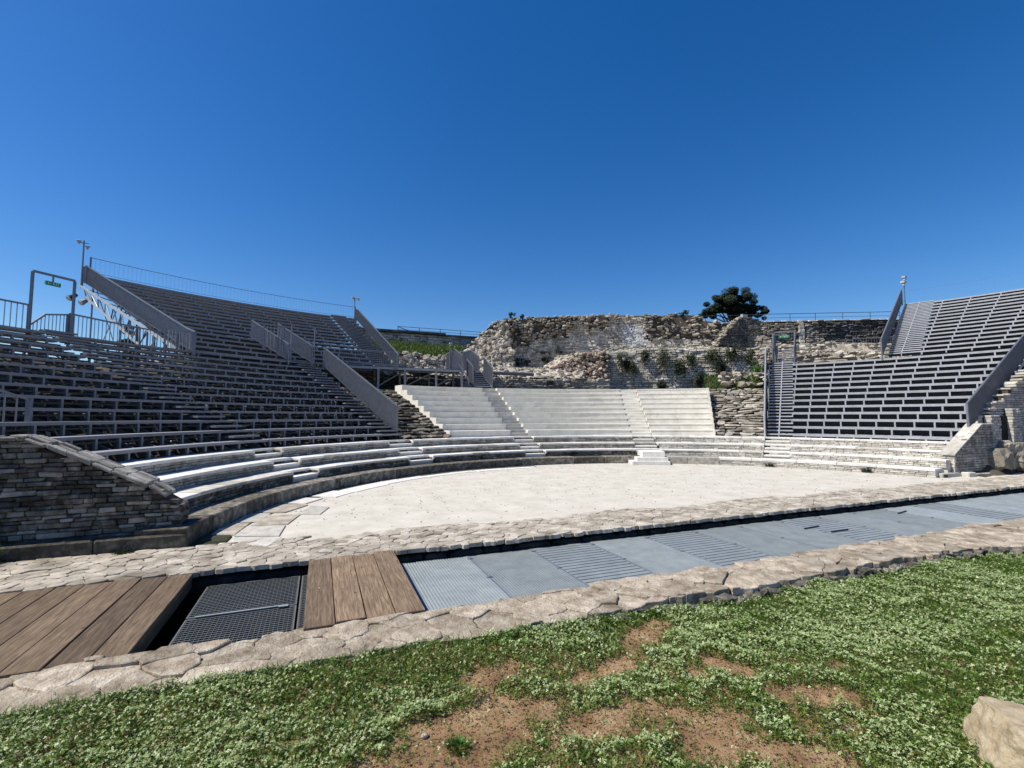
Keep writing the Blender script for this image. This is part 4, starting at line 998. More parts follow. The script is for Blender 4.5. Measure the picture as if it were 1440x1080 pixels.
def blades(name, pts, mat, label, cat='grass', w=.0022):
    m = MB(); 
    for x, y, z, h in pts:
        a = rnd.uniform(0, 6.28); c, s = math.cos(a), math.sin(a); b = rnd.uniform(.2, .9) * h; ww = w * rnd.uniform(.7, 1.4)
        m.add([(x - s * ww, y + c * ww, z), (x + s * ww, y - c * ww, z), (x + c * b * .35 + s * ww * .8, y + s * b * .35 - c * ww * .8, z + h * .6), (x + c * b * .35 - s * ww * .8, y + s * b * .35 + c * ww * .8, z + h * .6), (x + c * b, y + s * b, z + h)], [(0, 1, 2, 3), (3, 2, 4)])
    o = m.build(name, mat); tag(o, label, cat, kind='stuff'); return o
def f_grass(x, y, d):
    b = bare(x, y); g = .35 + .65 * max(0, min(1, -pal(x, y) + .3)); e = near_edge(x) - y
    if e < .12: g = 1
    if b > 0 and rnd.random() > .04: return None
    if rnd.random() > g: return None
    return (x, y, soil_z(x, y), rnd.uniform(.025, .065) * (1.3 if e < .1 else 1))
blades('grass', scatter(120000, f_grass), M['grass'], 'short green grass blades growing through the clover')
def f_dry(x, y, d):
    b = bare(x, y)
    if not (-.8 < b < 1.) or rnd.random() > .75 - .45 * max(0, b): return None
    return (x, y, soil_z(x, y), rnd.uniform(.006, .02))
blades('dry_grass', scatter(120000, f_dry), M['dry'], 'dry yellowish stubble around the bare soil patches')
def f_stalk(x, y, d):
    return (x, y, soil_z(x, y), rnd.uniform(.05, .11)) if rnd.random() < .5 else None
blades('dry_stalks', scatter(1500, f_stalk), M['dry'], 'few long dry stalks standing out of the clover lawn', 'grass', .0016)
cl = []
for _ in range(9000):
    x = rnd.uniform(-8, 0); y = rnd.uniform(-5, -2.7)
    if seen(x, y) and bare(x, y) > -.1:
        s = rnd.uniform(.006, .018); cl.append((rnd.randrange(12), Matrix.Translation((x, y, soil_z(x, y) + s * .2)) @ Matrix.Diagonal((s, s * rnd.uniform(.7, 1.2), s * .6, 1)) @ Matrix.Rotation(rnd.uniform(0, 6), 4, 'Z')))
o = merge('soil_crumbs', LUMP, cl, M['soil']); tag(o, 'small reddish earth crumbs on the bare patches of the lawn', 'soil')
def rock(name, label, cat, loc, size, mat, sub=5, seed=0., sharp=.5, cuts=()):
    import bmesh
    bm = bmesh.new(); bmesh.ops.create_icosphere(bm, subdivisions=sub, radius=1.)
    for v in bm.verts:
        p = v.co.copy()
        for nx, ny_, nz, dd in cuts:
            n_ = Vector((nx, ny_, nz)).normalized(); q = p.dot(n_) - dd
            if q > 0: p -= n_ * q * .93
        o_ = Vector((seed, seed * 2, 0)); p *= 1 + noise.noise(p * 1.6 + o_) * .10 * sharp * 2 + noise.noise(p * 5 + o_) * .06 + noise.noise(p * 14 + o_) * .022
        v.co = Vector((p.x * size[0], p.y * size[1], p.z * size[2]))
    me = bpy.data.meshes.new(name); bm.to_mesh(me); bm.free(); me.shade_smooth()
    return tag(link(name, me, mat, None, loc), label, cat)
BX = cam.location.x + Fv.x * 2.36 + Rv.x * 2.60; BY = cam.location.y + Fv.y * 2.36 + Rv.y * 2.60
rock('boulder', 'large golden grey boulder on the grass at the lower right corner', 'boulder', (BX, BY, -.02), (.40, .34, .24), M['rock'], 6, 3.3, .45,
     ((.1, .1, 1, .62), (-1, .1, .15, .72), (-.35, -1, .1, .6), (.5, -.9, .3, .62), (-.7, .6, .3, .7), (.8, .7, .2, .6), (-.6, -.5, .55, .74)))
rock('pebble', 'small pale stone on the bare soil in the foreground', 'pebble', (-6.24, -3.38, soil_z(-6.24, -3.38) + .008), (.02, .017, .013), M['rubl'], 3, 1.)
rock('pebble', 'second pale pebble at the edge of the bare soil, nearer the ledge', 'pebble', (-5.86, -2.93, soil_z(-5.86, -2.93) + .006), (.014, .012, .008), M['rubl'], 3, 2.)
def tuft(label, x, y, z, n, h, sp, mat='grass', name='grass_tuft', cat='grass tuft', w=.002):
    m = MB()
    for _ in range(n):
        a = rnd.uniform(0, 6.28); r_ = rnd.random() ** .6 * sp; c, s = math.cos(a), math.sin(a); hh = h * rnd.uniform(.5, 1.1); b = hh * rnd.uniform(.2, .9); px, py = x + c * r_, y + s * r_
        m.add([(px - s * w, py + c * w, z), (px + s * w, py - c * w, z), (px + c * b * .4 + s * w, py + s * b * .4 - c * w, z + hh * .6), (px + c * b * .4 - s * w, py + s * b * .4 + c * w, z + hh * .6), (px + c * b, py + s * b, z + hh * .9)], [(0, 1, 2, 3), (3, 2, 4)])
    return tag(m.build(name, M[mat]), label, cat)
tuft('lone grass tuft growing on the bare soil in the foreground', -6.10, -3.52, soil_z(-6.1, -3.52), 260, .05, .055)
tuft('green weed growing at the foot of the dark left wall', -10.15, 1.02, 0, 260, .26, .14, 'grass', 'weed', 'weed', .005)
for x, y, lab, h in ((6.35, 4.95, 'dark weed against the lowest bench, left of two at the right side', .14), (7.95, 3.0, 'dark weed against the lowest bench, right of two at the right side', .16), (8.5, 1.5, 'small weed at the end of the pale kerb on the right', .1), (-8.9, 1.0, 'low weed along the kerb of the left wall', .05)):
    r0_ = math.hypot(x, y); s = 8.3 / r0_ if r0_ < 8.9 and x > 0 and y > 2 else 1; tuft(lab, x * s, y * s, 0.01, 150, h, .12, 'bush', 'weed', 'weed', .006)

# ------------------------------------------------------------------ ruins behind
def prof(pts):
    pts = sorted(pts)
    def f(a):
        if a <= pts[0][0]: return pts[0][1]
        for (a0, z0), (a1, z1) in zip(pts, pts[1:]):
            if a <= a1: return z0 + (z1 - z0) * (a - a0) / (a1 - a0)
        return pts[-1][1]
    return f
def curtain(name, mat, parent, R, a0, a1, zb, zt, thick=1.2, step=1.):
    m = MB(); n = int((a1 - a0) / step); v = []
    for k in range(n + 1):
        a = a0 + (a1 - a0) * k / n; t = zt(a) - .06
        v += [pol(R, a, zb), pol(R + thick, a, zb), pol(R + thick, a, t), pol(R, a, t)]
    fs = [(0, 1, 2, 3), (4 * n + 3, 4 * n + 2, 4 * n + 1, 4 * n)]
    for k in range(n):
        for i in range(4): fs.append((4 * k + i, 4 * k + 4 + i, 4 * k + 4 + (i + 1) % 4, 4 * k + (i + 1) % 4))
    m.add(v, fs); return m.build(name, mat, parent)
def bulge(R, amp, sc_=.5):
    def s(u, z):
        a = u / R; n_ = Vector((-math.cos(a), -math.sin(a), 0)); t = Vector((-math.sin(a), math.cos(a), 0))
        p = Vector((R * math.cos(a), R * math.sin(a), z)); d = noise.noise(p * sc_) * amp + noise.noise(p * sc_ * 3) * amp * .4
        return p + n_ * d, t, n_
    return s
def lumps(n, posf, smin, smax, r=rnd, flat=.7, stretch=1.3):
    out = []
    for _ in range(n):
        p = posf(r)
        if p is None: continue
        s = smin + (smax - smin) * r.random() ** 2
        m = Matrix.Translation(p) @ Matrix.Rotation(r.uniform(0, 6.28), 4, 'Z') @ Matrix.Rotation(r.gauss(0, .35), 4, 'X') @ Matrix.Diagonal((s * r.uniform(.8, stretch), s * r.uniform(.7, 1.1), s * r.uniform(.5, 1) * flat, 1))
        out.append((s, r.randrange(12), m))
    return out
hi = prof([(38.5, 6.6), (40.5, 7.3), (42, 7.75), (45, 7.85), (46.5, 7.95), (47.5, 8.35), (48.5, 8.5), (50, 8.6), (57, 8.72), (62.4, 8.80), (68, 8.72), (73, 8.66), (78, 8.45), (79.7, 8.3), (81, 7.9), (82.5, 7.2), (84.8, 6.3), (88, 5.3)])
hin = lambda a: hi(a) + noise.noise(Vector((a * 1.1, 0, 0))) * .13 + noise.noise(Vector((a * 4, 0, 0))) * .08
root = thing('ruin_wall', 'high crumbling ruin wall of rubble and coursed stone against the sky', 'ruin', pol(25, 62, 5))
R1 = 25.
curtain('core', M['gap'], root, R1 + .12, 39, 86, 2.5, hin, 1.6)
lo1 = prof([(39, 9), (46, 6.6), (48, 6.8), (55.8, 7.0), (56, 8.6), (61.5, 8.6), (62, 7.7), (66, 8.0), (67.5, 8.5), (68.5, 7.1), (72, 7.2), (75, 6.7), (79, 6.3), (84, 5.4)])
itsw = masonry(bulge(R1, .06), rad(39) * R1, rad(85) * R1, 4.4, lambda u: min(hin(math.degrees(u / R1)), lo1(math.degrees(u / R1)) + .5 * noise.noise(Vector((u * 1.3, 3, 0)))), (.08, .13), (.14, .42), .25, .03, .015, jit=.035)
pat = [q for q in itsw if 55.6 < math.degrees(math.atan2(q[2].translation.y, q[2].translation.x)) < 59.4 and 6.55 < q[2].translation.z < 7.9]
itsw = [q for q in itsw if q not in pat] if len(pat) < 400 else itsw
lay(itsw, BLK, M['ruinw'], root, 'stone', 60, 'wall_stones'); lay(pat, BLK, M['ruinp'], root, 'patch_stone', 40, 'patch_stones')
itsr = masonry(bulge(R1 - .02, .6, 1.1), rad(39) * R1, rad(84.5) * R1, 5.2, lambda u: hin(math.degrees(u / R1)), (.10, .19), (.14, .42), .4, .13, .025, jit=.2, skip=lambda u, z: noise.noise(Vector((u * 1.6, z * 1.6, 2))) > .30 or z < lo1(math.degrees(u / R1)) + .5 * noise.noise(Vector((u * 1.3, 3, 0))) - .1)
lay(itsr, ROUGH, M['ruin'], root, 'rubble_stone', 100, 'rubble_stones')
def onwall(r):
    a = r.uniform(39.5, 84); t = hin(a); lo = lo1(a)
    if t - lo < .2: return None
    z = r.uniform(lo, t + .03); p = pol(R1 + r.uniform(-.35, .25), a, z); return p
lay(lumps(420, onwall, .08, .34), LUMP, M['rubl'], root, 'rubble_stone', 100, 'rubble_lumps')
# rough pale slope at its left end
root = thing('rock_slope', 'pale rough rubble slope at the left end of the high ruin wall', 'rock slope', pol(24, 84, 5))
rid = prof([(77.5, 8.0), (79.5, 8.1), (81, 7.7), (82.5, 7.05), (84.8, 6.25), (87, 5.5), (90, 4.7), (92.5, 3.9)])
def rs(f, a):   # f 0 front .. 1 ridge
    low = 3.9 + (84 - a) * .12; z = low + (rid(a) - low) * f; R = 22.4 + 2.6 * f + (79 - a) * -.0; p = pol(R, a, z); d = noise.noise(p * .9) * .45 + noise.noise(p * 2.6) * .22; return p + Vector((d * -.5, -d * .4, d * .6)), z
m_ = MB(); na, nf = 34, 22; v = []
for i in range(na + 1):
    for j in range(nf + 1): v.append(rs(j / nf, 78 + 15 * i / na)[0])
    v.append(v[-1] + pol(1.5, 78 + 15 * i / na, -3))
w_ = nf + 2; m_.add(v, [(i * w_ + j, i * w_ + j + 1, (i + 1) * w_ + j + 1, (i + 1) * w_ + j) for i in range(na) for j in range(w_ - 1)]); m_.build('bedrock', M['rubl'], root)
def onrs(r): f = r.random(); a = r.uniform(78, 92.5); return rs(f, a)[0]
lay(lumps(1500, onrs, .10, .5, flat=.8), LUMP, M['rubl'], root, 'rock', 160, 'small_rocks')
# second, lower wall
root = thing('ruin_wall', 'lower long ruin wall of pale courses with dark plants hanging over it', 'ruin', pol(19.6, 55, 3))
R2 = 19.6; lo2 = prof([(39.4, 4.3), (41, 4.75), (43, 5.3), (47, 5.45), (58, 5.5), (66, 5.3), (70, 5.1), (72, 4.5), (74, 4.2)])
l2n = lambda a: lo2(a) + noise.noise(Vector((a * 1.4, 5, 0))) * .1
curtain('core', M['gap'], root, R2 + .14, 39.4, 74, 2.4, l2n, 5.2)
its = masonry(bulge(R2, .12), rad(39.4) * R2, rad(69.5) * R2, 2.75, lambda u: l2n(math.degrees(u / R2)), (.10, .14), (.18, .46), .25, .03, .02, jit=.04)
lay(its, BLK, M['ruinw'], root, 'stone', 200, 'wall_stones')
def l_top(r):
    a = r.uniform(39.5, 72); f = r.random(); return pol(R2 + .1 + f * 5.1, a, l2n(a) + f * .75 - .05)
m_ = MB(); v = []
for i in range(34):
    for j in range(6): a = 39.4 + i; f = j / 5; v.append(pol(R2 + .15 + f * 5.2, a, l2n(a) - .05 + f * .75 + noise.noise(Vector((a * .7, f * 5, 1))) * .15))
m_.add(v, [(i * 6 + j, i * 6 + j + 1, (i + 1) * 6 + j + 1, (i + 1) * 6 + j) for i in range(33) for j in range(5)]); m_.build('ledge', M['rubl'], root)
lay(lumps(900, l_top, .1, .38, flat=.7), LUMP, M['rubl'], root, 'ledge_stone', 120, 'ledge_stones')
def l_face(r):
    a = r.uniform(63.5, 75); z = 3.0 + r.random() * (l2n(a) - 2.9); return pol(R2 - .15 - (5.2 - z) * .25 + r.uniform(-.15, .1), a, z)
M['rubr'] = stone('reddish_rubble', (.22, .15, .105), (.40, .31, .24), (.58, .50, .42), stain=(.06, .04, .03), stain_lo=.58, stain_hi=.68, scale=2, bump=1., bscale=12, var=.6, bdist=.05)
r2 = thing('rubble_heap', 'reddish loose rubble heap where the lower ruin wall has broken off', 'rubble', pol(19.3, 69, 3))
lay(lumps(650, l_face, .12, .42, flat=.8), LUMP, M['rubr'], r2, 'rock', 120, 'small_rocks')
# low wall, dark pipe and ledge behind the white seats
root = thing('ruin_wall', 'low overgrown wall directly behind the left part of the white seats', 'ruin', pol(17.5, 80, 3))
R3 = 17.3
curtain('core', M['ruin'], root, R3 + .1, 64, 93, 2.3, lambda a: 3.66, .6)
its = masonry(bulge(R3, .1), rad(64) * R3, rad(93) * R3, 2.7, lambda u: 3.66 + .05 * noise.noise(Vector((u * 2, 0, 0))), (.08, .13), (.18, .5), .2, .05, .015, jit=.04); lay(its, ROUGH, M['ruin'], root, 'stone', 120, 'wall_stones')
m_ = MB(); m_.tube(pol(17.75, 86.5, 3.93), pol(17.9, 77.3, 3.90), .1, 10); tag(m_.build('pipe', M['seatu']), 'dark horizontal pipe above the low wall behind the white seats', 'pipe')
root = thing('rubble_ledge', 'pale rubble ledge with a bright top edge above the dark pipe', 'ledge', pol(19, 80, 4))
def ledge_p(a, f): return pol(18.3 + 2.0 * f, a, 3.75 + (.62 if a < 86 else .5) * min(1, f * 1.8) + .2 * max(0, (80 - a) / 10) * f)
m_ = MB(); v = []
for i in range(31):
    for j in range(8): a = 68 + i * .9; p = ledge_p(a, j / 7); v.append(p + Vector((0, 0, noise.noise(p * 1.5) * .1)))
    v.append(pol(25.2, 68 + i * .9, 4.9))
m_.add(v, [(i * 9 + j, i * 9 + j + 1, (i + 1) * 9 + j + 1, (i + 1) * 9 + j) for i in range(30) for j in range(8)]); m_.build('ledge', M['rubl'], root)
lay(lumps(420, lambda r: ledge_p(r.uniform(68, 94), r.random() ** 1.2), .08, .34, flat=.7), LUMP, M['rubl'], root, 'rock', 120, 'small_rocks')
m_ = MB(); m_.bar(pol(20.2, 82.9, 4.4), pol(20.1, 83.15, 5.15), .07, .05); tag(m_.build('marker_post', M['pale']), 'short leaning white post on the rubble ledge', 'post')
# dark rubble below the steel platform
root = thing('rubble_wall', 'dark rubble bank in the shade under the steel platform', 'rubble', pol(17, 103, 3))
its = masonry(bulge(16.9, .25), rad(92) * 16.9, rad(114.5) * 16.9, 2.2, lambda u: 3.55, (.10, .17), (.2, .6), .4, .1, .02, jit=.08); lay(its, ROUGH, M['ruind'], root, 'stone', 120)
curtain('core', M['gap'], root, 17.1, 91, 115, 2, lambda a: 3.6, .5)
# layered rubble slopes beside the white seats
def strata(label, a0, a1, R0_, R1_, z0, z1, mat, seed, pale=None):
    root = thing('rubble_slope', label, 'rubble', pol((R0_ + R1_) / 2, (a0 + a1) / 2, (z0 + z1) / 2), 'rubble slopes beside the white seats'); r = random.Random(seed)
    n = int((z1 - z0) / .095); items = []
    for k in range(n):
        f = k / n; R = R0_ + (R1_ - R0_) * f; z = z0 + (z1 - z0) * f
        its = masonry(bulge(R, .12, 1.2), rad(a0) * R, rad(a1) * R, z, lambda u, z=z: z + .1, (.085, .1), (.15, .6), .5, .10, .012, jit=.13, r=r); items += its
    lay(items, ROUGH, mat, root, 'rock', 260, 'small_rocks')
    m = MB(); v = []; N = 12
    for i in range(N + 1):
        for j in range(N + 1): f = j / N; v.append(pol(R0_ + .18 + (R1_ - R0_) * f, a0 + (a1 - a0) * i / N, z0 - .02 + (z1 - z0) * f))
    m.add(v, [(i * (N + 1) + j, i * (N + 1) + j + 1, (i + 1) * (N + 1) + j + 1, (i + 1) * (N + 1) + j) for i in range(N) for j in range(N)]); m.build('bedrock', M['gap'], root)
    return root
strata('dark layered rubble slope between the left railing and the white seats', 104.8, 115.6, 10.05, 15.2, .80, 2.75, M['dark'], 31)
strata('pale layered rubble slope between the white seats and the right aisle', 38.9, 47.9, 10.2, 16.4, .82, 2.95, M['ruin'], 32)
tuft('dry green grass on top of the dark rubble slope', pol(13.9, 111).x, pol(13.9, 111).y, 2.35, 500, .22, .55, 'grass', 'grass_tuft', 'grass tuft', .007)
lay(lumps(160, lambda r: pol(r.uniform(16.4, 19.3), r.uniform(38.9, 45.5), 2.85 + r.uniform(0, .9)), .15, .55), LUMP, M['rubl'], thing('rubble_slope', 'big pale rocks in green weeds above the right rubble slope', 'rubble', pol(17.5, 42, 3)), 'rock', 80)
m_ = MB(); v = []
for i in range(9):
    for j in range(9): v.append(pol(16.3 + j * .45, 38.6 + i * 1.1, 2.75 + j * .16 + noise.noise(Vector((i, j, 0)) * .9) * .15))
m_.add(v, [(i * 9 + j, i * 9 + j + 1, (i + 1) * 9 + j + 1, (i + 1) * 9 + j) for i in range(8) for j in range(8)]); tag(m_.build('slope_ground', M['earth'], smooth=True), kind='structure')
sp = []
for _ in range(5000):
    a = rnd.uniform(38.8, 48); R_ = rnd.uniform(15.1, 19.4); p = pol(R_, a); sp.append((p.x, p.y, 2.72 + max(0, (R_ - 16.3)) * .36 - max(0, 16.3 - R_) * .34, rnd.uniform(.06, .2)))
blades('slope_weeds', sp, M['bank'], 'green weeds growing on the slope above the right rubble', 'weeds', .016)
# right retaining wall and pale ledges
root = thing('retaining_wall', 'long dark rough retaining wall with a pale pier at the upper right', 'wall', (24, 14.5, 6))
wa, wb = Vector((19.6, 16.9, 0)), Vector((28.8, 12.1, 0)); wt = (wb - wa).normalized(); wnn = Vector((wt.y, -wt.x, 0)); 
if wnn.dot(cam.location - wa) < 0: wnn = -wnn
Lw = (wb - wa).length
def wsf(u, z): p = wa + wt * u; p.z = z; return p + wnn * (noise.noise(p * 1.1) * .2), wt, wnn
m_ = MB(); m_.prism([wa - wnn * .15 + Vector((0, 0, 3.)), wb - wnn * .15 + Vector((0, 0, 3.)), wb - wnn * .15 + Vector((0, 0, 7.82)), wa - wnn * .15 + Vector((0, 0, 7.82))], -wnn * .8); m_.build('core', M['gap'], root)
its = masonry(wsf, 0, Lw, 4.6, lambda u: 7.86 + .06 * noise.noise(Vector((u * 1.5, 0, 0))), (.10, .17), (.18, .5), .3, .08, .02, jit=.06, skip=lambda u, z: 2.95 < u < 3.35)
lay([q for q in its if (q[2].translation - wa).dot(wt) > 4.5], ROUGH, M['ruind'], root, 'stone', 120, 'dark_stones'); lay([q for q in its if (q[2].translation - wa).dot(wt) <= 4.5], ROUGH, M['ruin'], root, 'stone', 100, 'brown_stones')
its = masonry(wsf, 2.98, 3.33, 4.8, lambda u: 7.98, (.2, .26), (.34, .36), .5, .01, .012, jit=.01); [piece('pier_stone', BLK, q[1], M['cream'], root, q[2]) for q in its]
its = masonry(wsf, 0, Lw, 7.86, lambda u: 7.99, (.09, .11), (.3, .7), .7, .02, .02, jit=.05); lay(its, BLK, M['cream'], root, 'coping_stone', 40)
root = thing('rubble_ledge', 'pale broken ledges and rubble below the dark retaining wall', 'ledge', pol(22, 29, 4.8))
for (Ra, za, zb_, mt) in ((23.6, 5.0, 5.85, 'cream'), (22.2, 4.6, 5.25, 'cream'), (20.8, 4.0, 4.9, 'rubl')):
    pf = prof([(22, zb_ - .45), (28, zb_ - .2), (31, zb_ + .0), (37.4, zb_ + .05)]); curtain('core', M['rubl'], root, Ra + .1, 22, 37.4, 3, pf, 1.6)
    its = masonry(bulge(Ra, .25, .7), rad(22) * Ra, rad(37.4) * Ra, za - .3, lambda u: pf(math.degrees(u / Ra)), (.1, .2), (.2, .7), .6, .08, .02, jit=.1); lay(its, ROUGH, M[mt], root, 'rock', 60, 'small_rocks')
    lay(lumps(330, lambda r: (lambda a: pol(Ra + r.uniform(0, 1.5), a, pf(a) - .02))(r.uniform(22, 37.4)), .1, .4), LUMP, M['rubl'], root, 'rock', 30, 'loose_rocks')
railing('short dark fence at the foot of the retaining wall near the upper right stand', [pol(24.2, 28.5, 5.6), pol(24.0, 26.2, 5.5), pol(23.8, 24.2, 5.45)], .45, sp=.12, bar=(.015, .015), mat=M['seatu'])
# arch ruin
root = thing('arch_ruin', 'dark leaning fragment of an arch with a pale sloping edge at the ruin wall end', 'ruin', (18, 16.3, 6))
AP = [Vector(p) for p in ((16.52, 16.87, 6.2), (17.39, 16.52, 7.22), (18.04, 16.26, 7.96), (19.09, 15.83, 7.86), (19.19, 15.79, 7.04), (19.78, 15.55, 5.7), (19.48, 15.67, 5.7), (19.06, 15.84, 6.85), (18.66, 16.01, 7.36), (18.43, 16.1, 6.95), (18.37, 16.12, 6.1))]
ah = Vector((.375, .927, 0)); at_ = Vector((.927, -.375, 0)); ao = AP[0].copy(); ao.z = 0
slab_poly('core', [p + ah * .1 for p in AP], ah * .8, M['ruind'], root, 0)
P2 = [((p - ao).dot(at_), p.z) for p in AP]
def inside(u, z):
    c = False
    for k in range(len(P2)):
        (x0, z0), (x1, z1) = P2[k], P2[(k + 1) % len(P2)]
        if (z0 > z) != (z1 > z) and u < (x1 - x0) * (z - z0) / (z1 - z0) + x0: c = not c
    return c
its = masonry(flatsurf(ao, at_, -ah), 0, 3.6, 5.7, lambda u: 8.0, (.09, .13), (.16, .36), .2, .04, .015, jit=.03, skip=lambda u, z: not inside(u, z)); lay(its, BLK, M['ruind'], root, 'stone', 60, 'wall_stones')
def edge_l(r): f = r.random(); return AP[0].lerp(AP[2], f) - at_ * r.uniform(.0, .22) - ah * r.uniform(-.3, .15) + Vector((0, 0, r.uniform(-.1, .06) + .12 * math.sin(f * 3)))
lay(lumps(110, edge_l, .12, .34), LUMP, M['rubl'], root, 'edge_stone', 40)
its = masonry(bulge(24.75, .05), rad(38.2) * 24.75, rad(42.4) * 24.75, 5.2, lambda u: 7.55 - abs(math.degrees(u / 24.75) - 41.3) * .35, (.1, .16), (.2, .4), .3, .05, .015, jit=.04)
lay(its, BLK, M['rubl'], thing('ruin_wall', 'pale stone wall glimpsed through the opening of the arch ruin', 'ruin', pol(24.75, 40.5, 6)), 'stone', 30)
its = masonry(bulge(23.2, .3), rad(38.4) * 23.2, rad(41.5) * 23.2, 4.8, lambda u: 5.85, (.1, .2), (.2, .5), .5, .08, .02, jit=.1); lay(its, ROUGH, M['rubl'], root, 'base_stone', 30)
# left back wall
root = thing('retaining_wall', 'brownish back wall with dark buttresses and a railing, behind the green bank', 'wall', (1, 28, 6))
fs_ = flatsurf((0, 28.0, 0), (1, 0, 0), (0, -1, 0))
m_ = MB(); m_.box((-4.5, 28.15, 3), (6.0, 28.8, 7.62)); m_.build('core', M['gap'], root)
its = masonry(fs_, -4.5, 6.0, 5.6, lambda u: 7.55, (.14, .2), (.3, .8), .3, .03, .02, jit=.05); lay(its, BLK, M['ruinw'], root, 'stone', 120)
m_ = MB(); m_.box((-4.5, 27.8, 7.58), (1.6, 28.9, 7.74)); m_.build('coping', M['ruind'], root)
m_ = MB(); m_.box((1.62, 27.85, 7.50), (6, 28.9, 7.64)); m_.build('coping', M['ruind'], root)
for x in (-2.35, -1.7, -.1, 1.9, 3.6): m_ = MB(); m_.box((x, 27.7, 5.6), (x + .18, 27.98, 7.1 if x < 1 else 6.7)); m_.build('buttress', M['ruind'], root)
for x0, x1 in ((-1.7, 4.6),): m_ = MB(); m_.box((x0, 27.72, 6.62), (x1, 27.97, 6.70)); m_.build('ledge_beam', M['ruind'], root)
def postrail(label, pts, h, mat=None, posts=None, r=.022, brace=False):
    root = thing('railing', label, 'railing', pts[0], 'tube railings on the back walls'); P = [Vector(p) for p in pts]; mat = mat or M['seatu']
    for k, p in enumerate(P):
        m = MB(); m.tube(p, p + Vector((0, 0, h)), r, 6); m.build('post', mat, root)
        if k:
            for f in (1., .5): m = MB(); m.tube(P[k - 1] + Vector((0, 0, h * f)), p + Vector((0, 0, h * f)), r * (.9 if f == 1 else .6), 6); m.build('rail', mat, root)
    return root
postrail('thin blue railing on the brownish back wall at the left of the ruin', [(-1.8 + 1.55 * k, 28.3, 7.66) for k in range(6)], .42)
m_ = MB(); m_.bar((-1.8, 28.3, 8.06), (-.8, 28.3, 7.74), .04, .04); tag(m_.build('rail_brace', M['seatu']), 'slanted brace at the left end of the thin blue railing', 'railing')
cap = [(wa + wt * u + Vector((0, 0, 7.93)) - wnn * .3) for u in (1.0, 2.6, 4.2, 5.9, 7.6, 9.4)]
r_ = postrail('thin blue railing on top of the dark retaining wall, right of the pine', cap, .52)
m_ = MB(); m_.tube(cap[0] + Vector((0, 0, .5)), Vector((15.9, 20.6, 8.65)), .012, 5); m_.tube(Vector((15.9, 20.6, 8.7)), Vector((16.4, 20.3, 7.6)), .012, 5); m_.tube(Vector((15.9, 20.6, 7.6)), Vector((15.9, 20.6, 8.7)), .015, 5)
tag(m_.build('wire_line', M['seatu']), 'thin wire strung in front of the pine above the ruin', 'wire')
m_ = MB(); p = cap[0] + Vector((-1.35, .55, -.1)); m_.tube(p, p + Vector((0, 0, .6)), .05, 8); m_.box(p + Vector((-.12, -.1, .35)), p + Vector((.3, .1, .6))); tag(m_.build('lamp_post', M['lampg']), 'stubby grey lamp on the end of the arch ruin', 'lamp')
# white rock and green bank
root = thing('rock_outcrop', 'white rock face below the green bank, seen through the platform railing', 'rock', pol(23, 92, 4.6))
def wr(r): a = r.uniform(87.5, 98); f = r.random(); return pol(22.6 + 1.4 * f + r.uniform(-.15, .15), a, 3.6 + 2.0 * f)
m_ = MB(); v = []
for i in range(23):
    for j in range(10): a = 87 + i * .52; f = j / 9; p = pol(22.7 + 1.5 * f, a, 3.3 + 2.35 * f); v.append(p + Vector((0, -1, .4)) * noise.noise(p * 1.6) * .35)
m_.add(v, [(i * 10 + j, i * 10 + j + 1, (i + 1) * 10 + j + 1, (i + 1) * 10 + j) for i in range(22) for j in range(9)]); m_.build('bedrock', M['rubl'], root)
lay(lumps(220, wr, .15, .6, flat=.9), LUMP, M['rubl'], root, 'rock', 80)
def bank(a, f): return pol(24.0 + 3.6 * f, a, 5.45 + 1.25 * f)
m_ = MB(); v = []
for i in range(23):
    for j in range(7): a = 84.5 + i * .66; p = bank(a, j / 6); v.append(p + Vector((0, 0, noise.noise(p) * .2)))
m_.add(v, [(i * 7 + j, i * 7 + j + 1, (i + 1) * 7 + j + 1, (i + 1) * 7 + j) for i in range(22) for j in range(6)]); tag(m_.build('grass_bank', M['earth'], smooth=True), kind='structure')
bp = []
for _ in range(9000): a = rnd.uniform(84.5, 99); f = rnd.random(); p = bank(a, f); bp.append((p.x, p.y, p.z - .05, rnd.uniform(.12, .42)))
blades('bank_grass', bp, M['bank'], 'bright green long grass on the bank below the brownish wall', 'grass', .018)

# ------------------------------------------------------------------ plants on the ruins
def foliage(label, name, cat, blobs, n, leafs, mat, group=None, trunk=None, seed=1, hang=0., dark=.0):
    r = random.Random(seed); m = MB(); tot = sum(b[3] ** 2 for b in blobs)
    for (bx, by, bz, br) in blobs:
        subs = [(Vector((r.gauss(0, 1), r.gauss(0, 1), r.gauss(0, 1))).normalized() * br * r.uniform(.35, .85), br * r.uniform(.22, .42)) for _ in range(max(5, int(14 * br / max(b[3] for b in blobs))))]
        for _ in range(int(n * br ** 2 / tot)):
            so_, sr = r.choice(subs); d = Vector((r.gauss(0, 1), r.gauss(0, 1), r.gauss(0, 1))).normalized() * sr * r.random() ** .35
            p = Vector((bx, by, bz)) + so_ + Vector((d.x, d.y, d.z * (.75 if not hang else 1.0)))
            if hang: p.z -= abs(r.gauss(0, hang))
            s = leafs * r.uniform(.6, 1.4); u = Vector((r.gauss(0, 1), r.gauss(0, 1), r.gauss(0, 1))).normalized(); w_ = u.orthogonal().normalized()
            m.add([p - u * s, p + w_ * s * .45, p + u * s, p - w_ * s * .45], [(0, 1, 2, 3)])
    if trunk is None: return tag(m.build(name, M[mat]), label, cat, group)
    root = thing(name, label, cat, trunk[0], group); m.build('crown', M[mat], root)
    for a, b, ra, rb in trunk[1]: t = MB(); t.tube(a, b, ra, 8, rb); t.build('trunk' if ra > .15 else 'limb', M['bark'], root)
    return root
